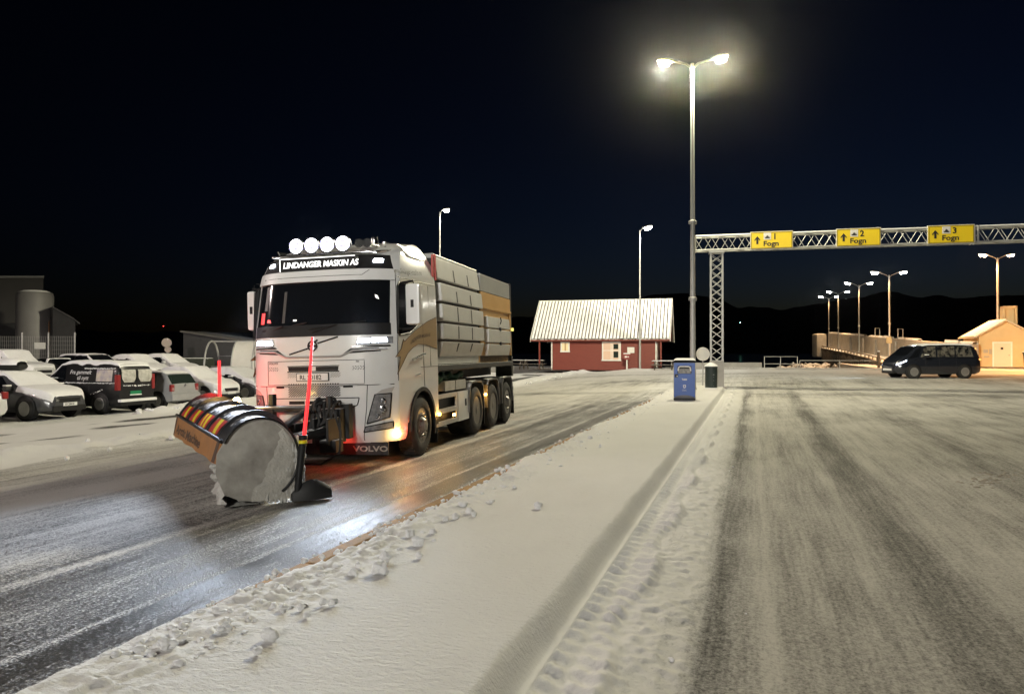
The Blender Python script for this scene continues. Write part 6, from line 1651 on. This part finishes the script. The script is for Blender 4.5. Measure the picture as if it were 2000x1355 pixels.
for sg in (-1, 1):
    xe = SW/2 + sg * (SW/2 + .40); ze = SE - (SR - SE) * .42 / (SW/2)
    G = [[(xe + (SW/2 - xe) * u, -.43 + (SDp + .7) * v, ze + (SR - ze) * u + .145 + .08 * min(1, 8*min(u + .06, v, 1 - v)) ** .5) for v in np.linspace(0, 1, 12)] for u in np.linspace(0, 1, 12)]; mb.grid(G)
mb.build('snow_cover', SNOW, rf)
mb = MB().rbox((SW/2 - .05, .5, SR - .6), (SW/2 + .12, 1.6, SR + 1.35), .02).rbox((SW/2 + .88, .5, SR - .9), (SW/2 + 1.05, 1.6, SR + 1.35), .02).rbox((SW/2 - .05, .5, SR + 1.15), (SW/2 + 1.05, 1.6, SR + 1.36), .02); mb.box((SW/2 + .12, .9, SR - .5), (SW/2 + .88, 1.55, SR + 1.15)); mb.build('chimney', CREAM, rf, smooth=30)
dx = 1.16
mb = MB().box((dx - .12, -.03, 0), (dx, -.001, 2.25)).box((dx + 1.3, -.03, 0), (dx + 1.42, -.001, 2.25)).box((dx, -.03, 2.13), (dx + 1.3, -.001, 2.25)); dr = mb.build('door_frame', WHITEWOOD, shed, smooth=0)
d_ = MB().box((dx, -.012, 0), (dx + 1.3, -.002, 2.13)).build('door', mat('door_cream', (.58, .53, .43), .5), shed, smooth=0)
MB().box((dx + .52, -.02, 1.55), (dx + .72, -.013, 1.75)).build('door_window', INK, d_, smooth=0); MB().box((dx + 1.12, -.04, 1.0), (dx + 1.2, -.013, 1.1)).build('handle', STEEL, d_, smooth=0)
mb = MB()
for (a, z, w_, h_) in ((.35, 1.25, .35, .3), (.78, 1.15, .22, .45), (.4, .85, .4, .12)): mb.box((a, -.03, z), (a + w_, -.002, z + h_))
mb.build('notice', mat('grey_notice', (.36, .33, .28), .6), shed, smooth=0)
lb_ = MB().tube([(.62 + .34 * math.cos(a), -.10, 1.25 + .34 * math.sin(a)) for a in np.linspace(0, 2*math.pi, 25)], .07, 8, False).build('lifebuoy', mat('lifebuoy', (.55, .10, .03), .5, c2=(.7, .6, .5), nscale=2.5)); lb_.matrix_world = shm @ Matrix.Translation((0, 2.4, 0)) @ Matrix.Rotation(R(90), 4, 'Z') @ Matrix.Translation((-.6, .0, 0)) @ Matrix.Diagonal((1, -1, 1, 1)); tag(lb_, 'orange and white lifebuoy hanging on the cream shed wall', 'lifebuoy')
ct = empty('container_bin', (42.6, 60.5, .3), R(-8), 'dark waste container at the right edge beside the cream shed', 'waste container')
MB().prism([(-.6, 0), (.6, 0), (.7, 1.3), (-.7, 1.3)], lambda x, z, h: (x, h, z), -.4, .4).build('body', BINDARK, ct, smooth=0, bevel=.02); MB().rbox((-.74, -.44, 1.3), (.74, .44, 1.4), .03).build('lid', BINDARK, ct); MB().rbox((-.72, -.42, 1.4), (.72, .42, 1.47), .03).build('snow_cover', SNOW, ct)

# ============================================================ LEFT BACKGROUND
wh = empty('warehouse', (0, 0, 0), 0, 'big pale warehouse with a dark lower wall at the far left', 'warehouse')
Yw = 66
XW0, XW1 = (-260 - 1000)/1450*Yw, (84 - 1000)/1450*Yw
def whp(o, y0): return [(XW0, Yw + y0), (XW1 + o, Yw + y0), (XW1 + o - 9.5, Yw + 14), (XW0 - 4, Yw + 14)]
pz = lambda x, y, h: (x, y, h)
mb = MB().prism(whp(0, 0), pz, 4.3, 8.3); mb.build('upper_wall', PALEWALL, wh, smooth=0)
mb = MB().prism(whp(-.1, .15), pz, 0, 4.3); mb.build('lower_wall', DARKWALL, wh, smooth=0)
MB().prism(whp(.2, -.2), pz, 8.303, 8.5).build('roof', mat('warehouse_roof', (.2, .2, .2), .8), wh, smooth=0, bevel=.05)
si = empty('silo', ((68 - 1000)/1450*60, 60, 0), 0, 'round white silo tank standing before the warehouse', 'silo')
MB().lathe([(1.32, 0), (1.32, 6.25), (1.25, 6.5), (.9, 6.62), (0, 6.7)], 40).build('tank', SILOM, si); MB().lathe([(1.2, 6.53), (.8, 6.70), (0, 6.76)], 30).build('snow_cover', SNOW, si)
mb = MB()
for x in (1.38, 1.62): mb.tube([(x, -.4, 0), (x, -.4, 4.2)], .03, 6)
for z in np.arange(.3, 4.2, .3): mb.tube([(1.38, -.4, z), (1.62, -.4, z)], .018, 5)
mb.build('ladder', mat('rusty_pipe', (.25, .13, .06), .7), si)
an = empty('annex', ((103 - 1000)/1450*58, 58, 0), 0, 'low dark annex with snowy slanted roof beside the silo', 'annex')
MB().prism([(0, 0), (1.75, 0), (1.75, 4.2), (.1, 5.2), (0, 5.2)], lambda x, z, h: (x - h * .75, h, z), 0, 4).build('wall', DARKWALL, an, smooth=0)
MB().prism([(-.05, 5.2), (1.6, 4.3), (2.1, 3.9), (2.1, 3.98), (1.6, 4.4), (-.05, 5.3)], lambda x, z, h: (x - h * .75, h, z), -.1, 4).build('roof', mat('dark_snowy_roof', (.05, .05, .052), .8), an, smooth=0)
fn = empty('mesh_fence', (0, 0, 0), 0, 'tall wire mesh fence in front of the silo and warehouse', 'fence')
Yf = 52; xa, xb = (-60 - 1000)/1450*Yf, (146 - 1000)/1450*Yf
for x in np.linspace(xa, xb, 5): MB().tube([(x, Yf, 0), (x, Yf, 3.1)], .06, 8).build('post', STEEL, fn)
mb = MB()
for x in np.arange(xa, xb, .13): mb.box((x - .008, Yf - .008, .1), (x + .008, Yf + .008, 2.85))
for z in np.arange(.1, 2.9, .3): mb.box((xa, Yf - .02, z), (xb, Yf - .009, z + .015))
mb.build('mesh_panel', STEEL, fn, smooth=0)
o = MB().rbox((-.38, -.02, -.2), (.38, .02, .25), .01).build('fence_sign', SIGNB); o.location = U(78, Yf - .1, 2.15); tag(o, 'small pale sign plate hung on the mesh fence', 'sign')
sp_ = empty('round_sign', U(327, 49, .05), R(25), 'small round sign on a thin post behind the snowy cars', 'road sign')
MB().lathe([(.035, 0), (.035, 2.6)], 8).build('post', POLEM, sp_); MB().lathe([(.30, -.012), (.31, 0), (.30, .012)], 30, Matrix.Translation((-.05, -.05, 2.3)) @ Matrix.Rotation(R(78), 4, 'X')).build('disc', mat('faded_sign', (.22, .18, .16), .5), sp_)
MB().lathe([(.2, -.012), (.21, 0), (.2, .012)], 30, Matrix.Translation((.03, -.05, 1.85)) @ Matrix.Rotation(R(78), 4, 'X')).build('lower_disc', bpy.data.materials['faded_sign'], sp_)
ds = empty('dark_shed', (0, 0, 0), 0, 'dark flat roofed shed behind the bicycle shelter', 'shed')
Yd = 52; x0 = (358 - 1000)/1450*Yd
MB().prism([(x0, 0), (x0 + 8, 0), (x0 + 8, 1.9), (x0, 3.12)], lambda x, z, h: (x, h, z), Yd, Yd + 6).build('wall', DARKWALL, ds, smooth=0)
MB().prism([(x0 - .15, 3.12), (x0 + 8.1, 1.88), (x0 + 8.1, 1.98), (x0 - .15, 3.24)], lambda x, z, h: (x, h, z), Yd - .2, Yd + 6.2).build('roof', mat('shed_roof', (.06, .057, .054), .8), ds, smooth=0)
# bicycle shelter with arched ribs and snow-laden curved sheet
bs = empty('bicycle_shelter', (0, 0, 0), 0, 'arched bicycle shelter with curved snowy roof behind the parked cars', 'shelter')
Yb = 42.5; xb0 = (398 - 1000)/1450*Yb
def arch(x, r=1.18, n=18): return [(x + .35 * (1 - math.sin(a)) * 0, Yb + 1.15 - 1.15 * math.cos(a), .05 + 2.32 * math.sin(a) ** .72) for a in np.linspace(0, R(150), n)]
mb = MB()
for x in (xb0, ): mb.tube([(q[0] + .38 * k / 17 * 0, q[1], q[2]) for k, q in enumerate(arch(x))], .055, 8)
for x in (xb0 + 1.55, xb0 + 2.75, xb0 + 4.0, xb0 + 5.3): mb.tube(arch(x), .045, 8)
mb.tube([(xb0, Yb + 1.15, 2.36), (xb0 + 5.3, Yb + 1.15, 2.36)], .035, 8)
mb.build('arch_rib', POLEM, bs)
mb = MB(); mb.grid([arch(x) for x in np.linspace(xb0 + 1.55, xb0 + 5.3, 12)]); mb.build('curved_roof', mat('snowy_acrylic', (.50, .49, .45), .6, c2=(.58, .57, .53), nscale=1.5), bs)
mb = MB()
for k in range(3): mb.tube([(xb0 + .3, Yb + .3 + .8*k, .9), (xb0 + 1.5, Yb + .3 + .8*k, .9)], .03, 6)
mb.tube([(xb0 + .1, Yb + 1.9, 0), (xb0 + .1, Yb + 1.9, 1.5), (xb0 + 1.6, Yb + 1.9, 1.5)], .04, 6); mb.build('bicycle_rack', STEEL, bs)
bsn = MB().rbox((-1.1, -.6, 0), (1.1, .6, 1.35), .2).build('hedge', mat('dark_hedge', (.02, .025, .015), .9, dust=.35), smooth=40); bsn.location = U(382, 50, 0); tag(bsn, 'clipped dark hedge with snow patches beside the dark shed', 'hedge')
# distant lamps on the far shore
for u, v, Y, mm, lb in ((319, 637, 260, REDL, 'tiny red warning light far away on the dark left shore'), (1446, 627, 900, mat('green_light', (.2, .8, .5), .4, emit=(.35, 1, .7), es=14), 'tiny greenish light on the far shore below the mountains')):
    z = 1.75 + (687 - v) / 1450 * Y
    o = empty('beacon', ((u - 1000)/1450*Y, Y, -2 if Y > 500 else 0), 0, lb, 'beacon')
    MB().lathe([(.12 * Y / 260, 0), (.1 * Y / 260, z)], 8).build('mast', DARKWALL, o)
    MB().lathe([(.0, -.2 * Y / 260), (.14 * Y / 260, 0), (0, .2 * Y / 260)], 10, Matrix.Translation((0, 0, z))).build('lamp', mm, o)

# ============================================================ thin haze volume added over the quay to make the lamps glow
hz = bpy.data.materials.new('haze'); hz.use_nodes = True
n = hz.node_tree; n.nodes.remove(n.nodes['Principled BSDF'])
pv = n.nodes.new('ShaderNodeVolumePrincipled'); pv.inputs['Color'].default_value = (.9, .92, .95, 1); pv.inputs['Density'].default_value = .00006
pv.inputs['Anisotropy'].default_value = .975
n.links.new(pv.outputs[0], n.nodes['Material Output'].inputs['Volume'])
o = MB().box((-500, -90, -6), (500, 300, 40)).build('haze', hz, smooth=0); tag(o, kind='stuff', label='thin haze added over the whole quay so its lamps glow', cat='haze')
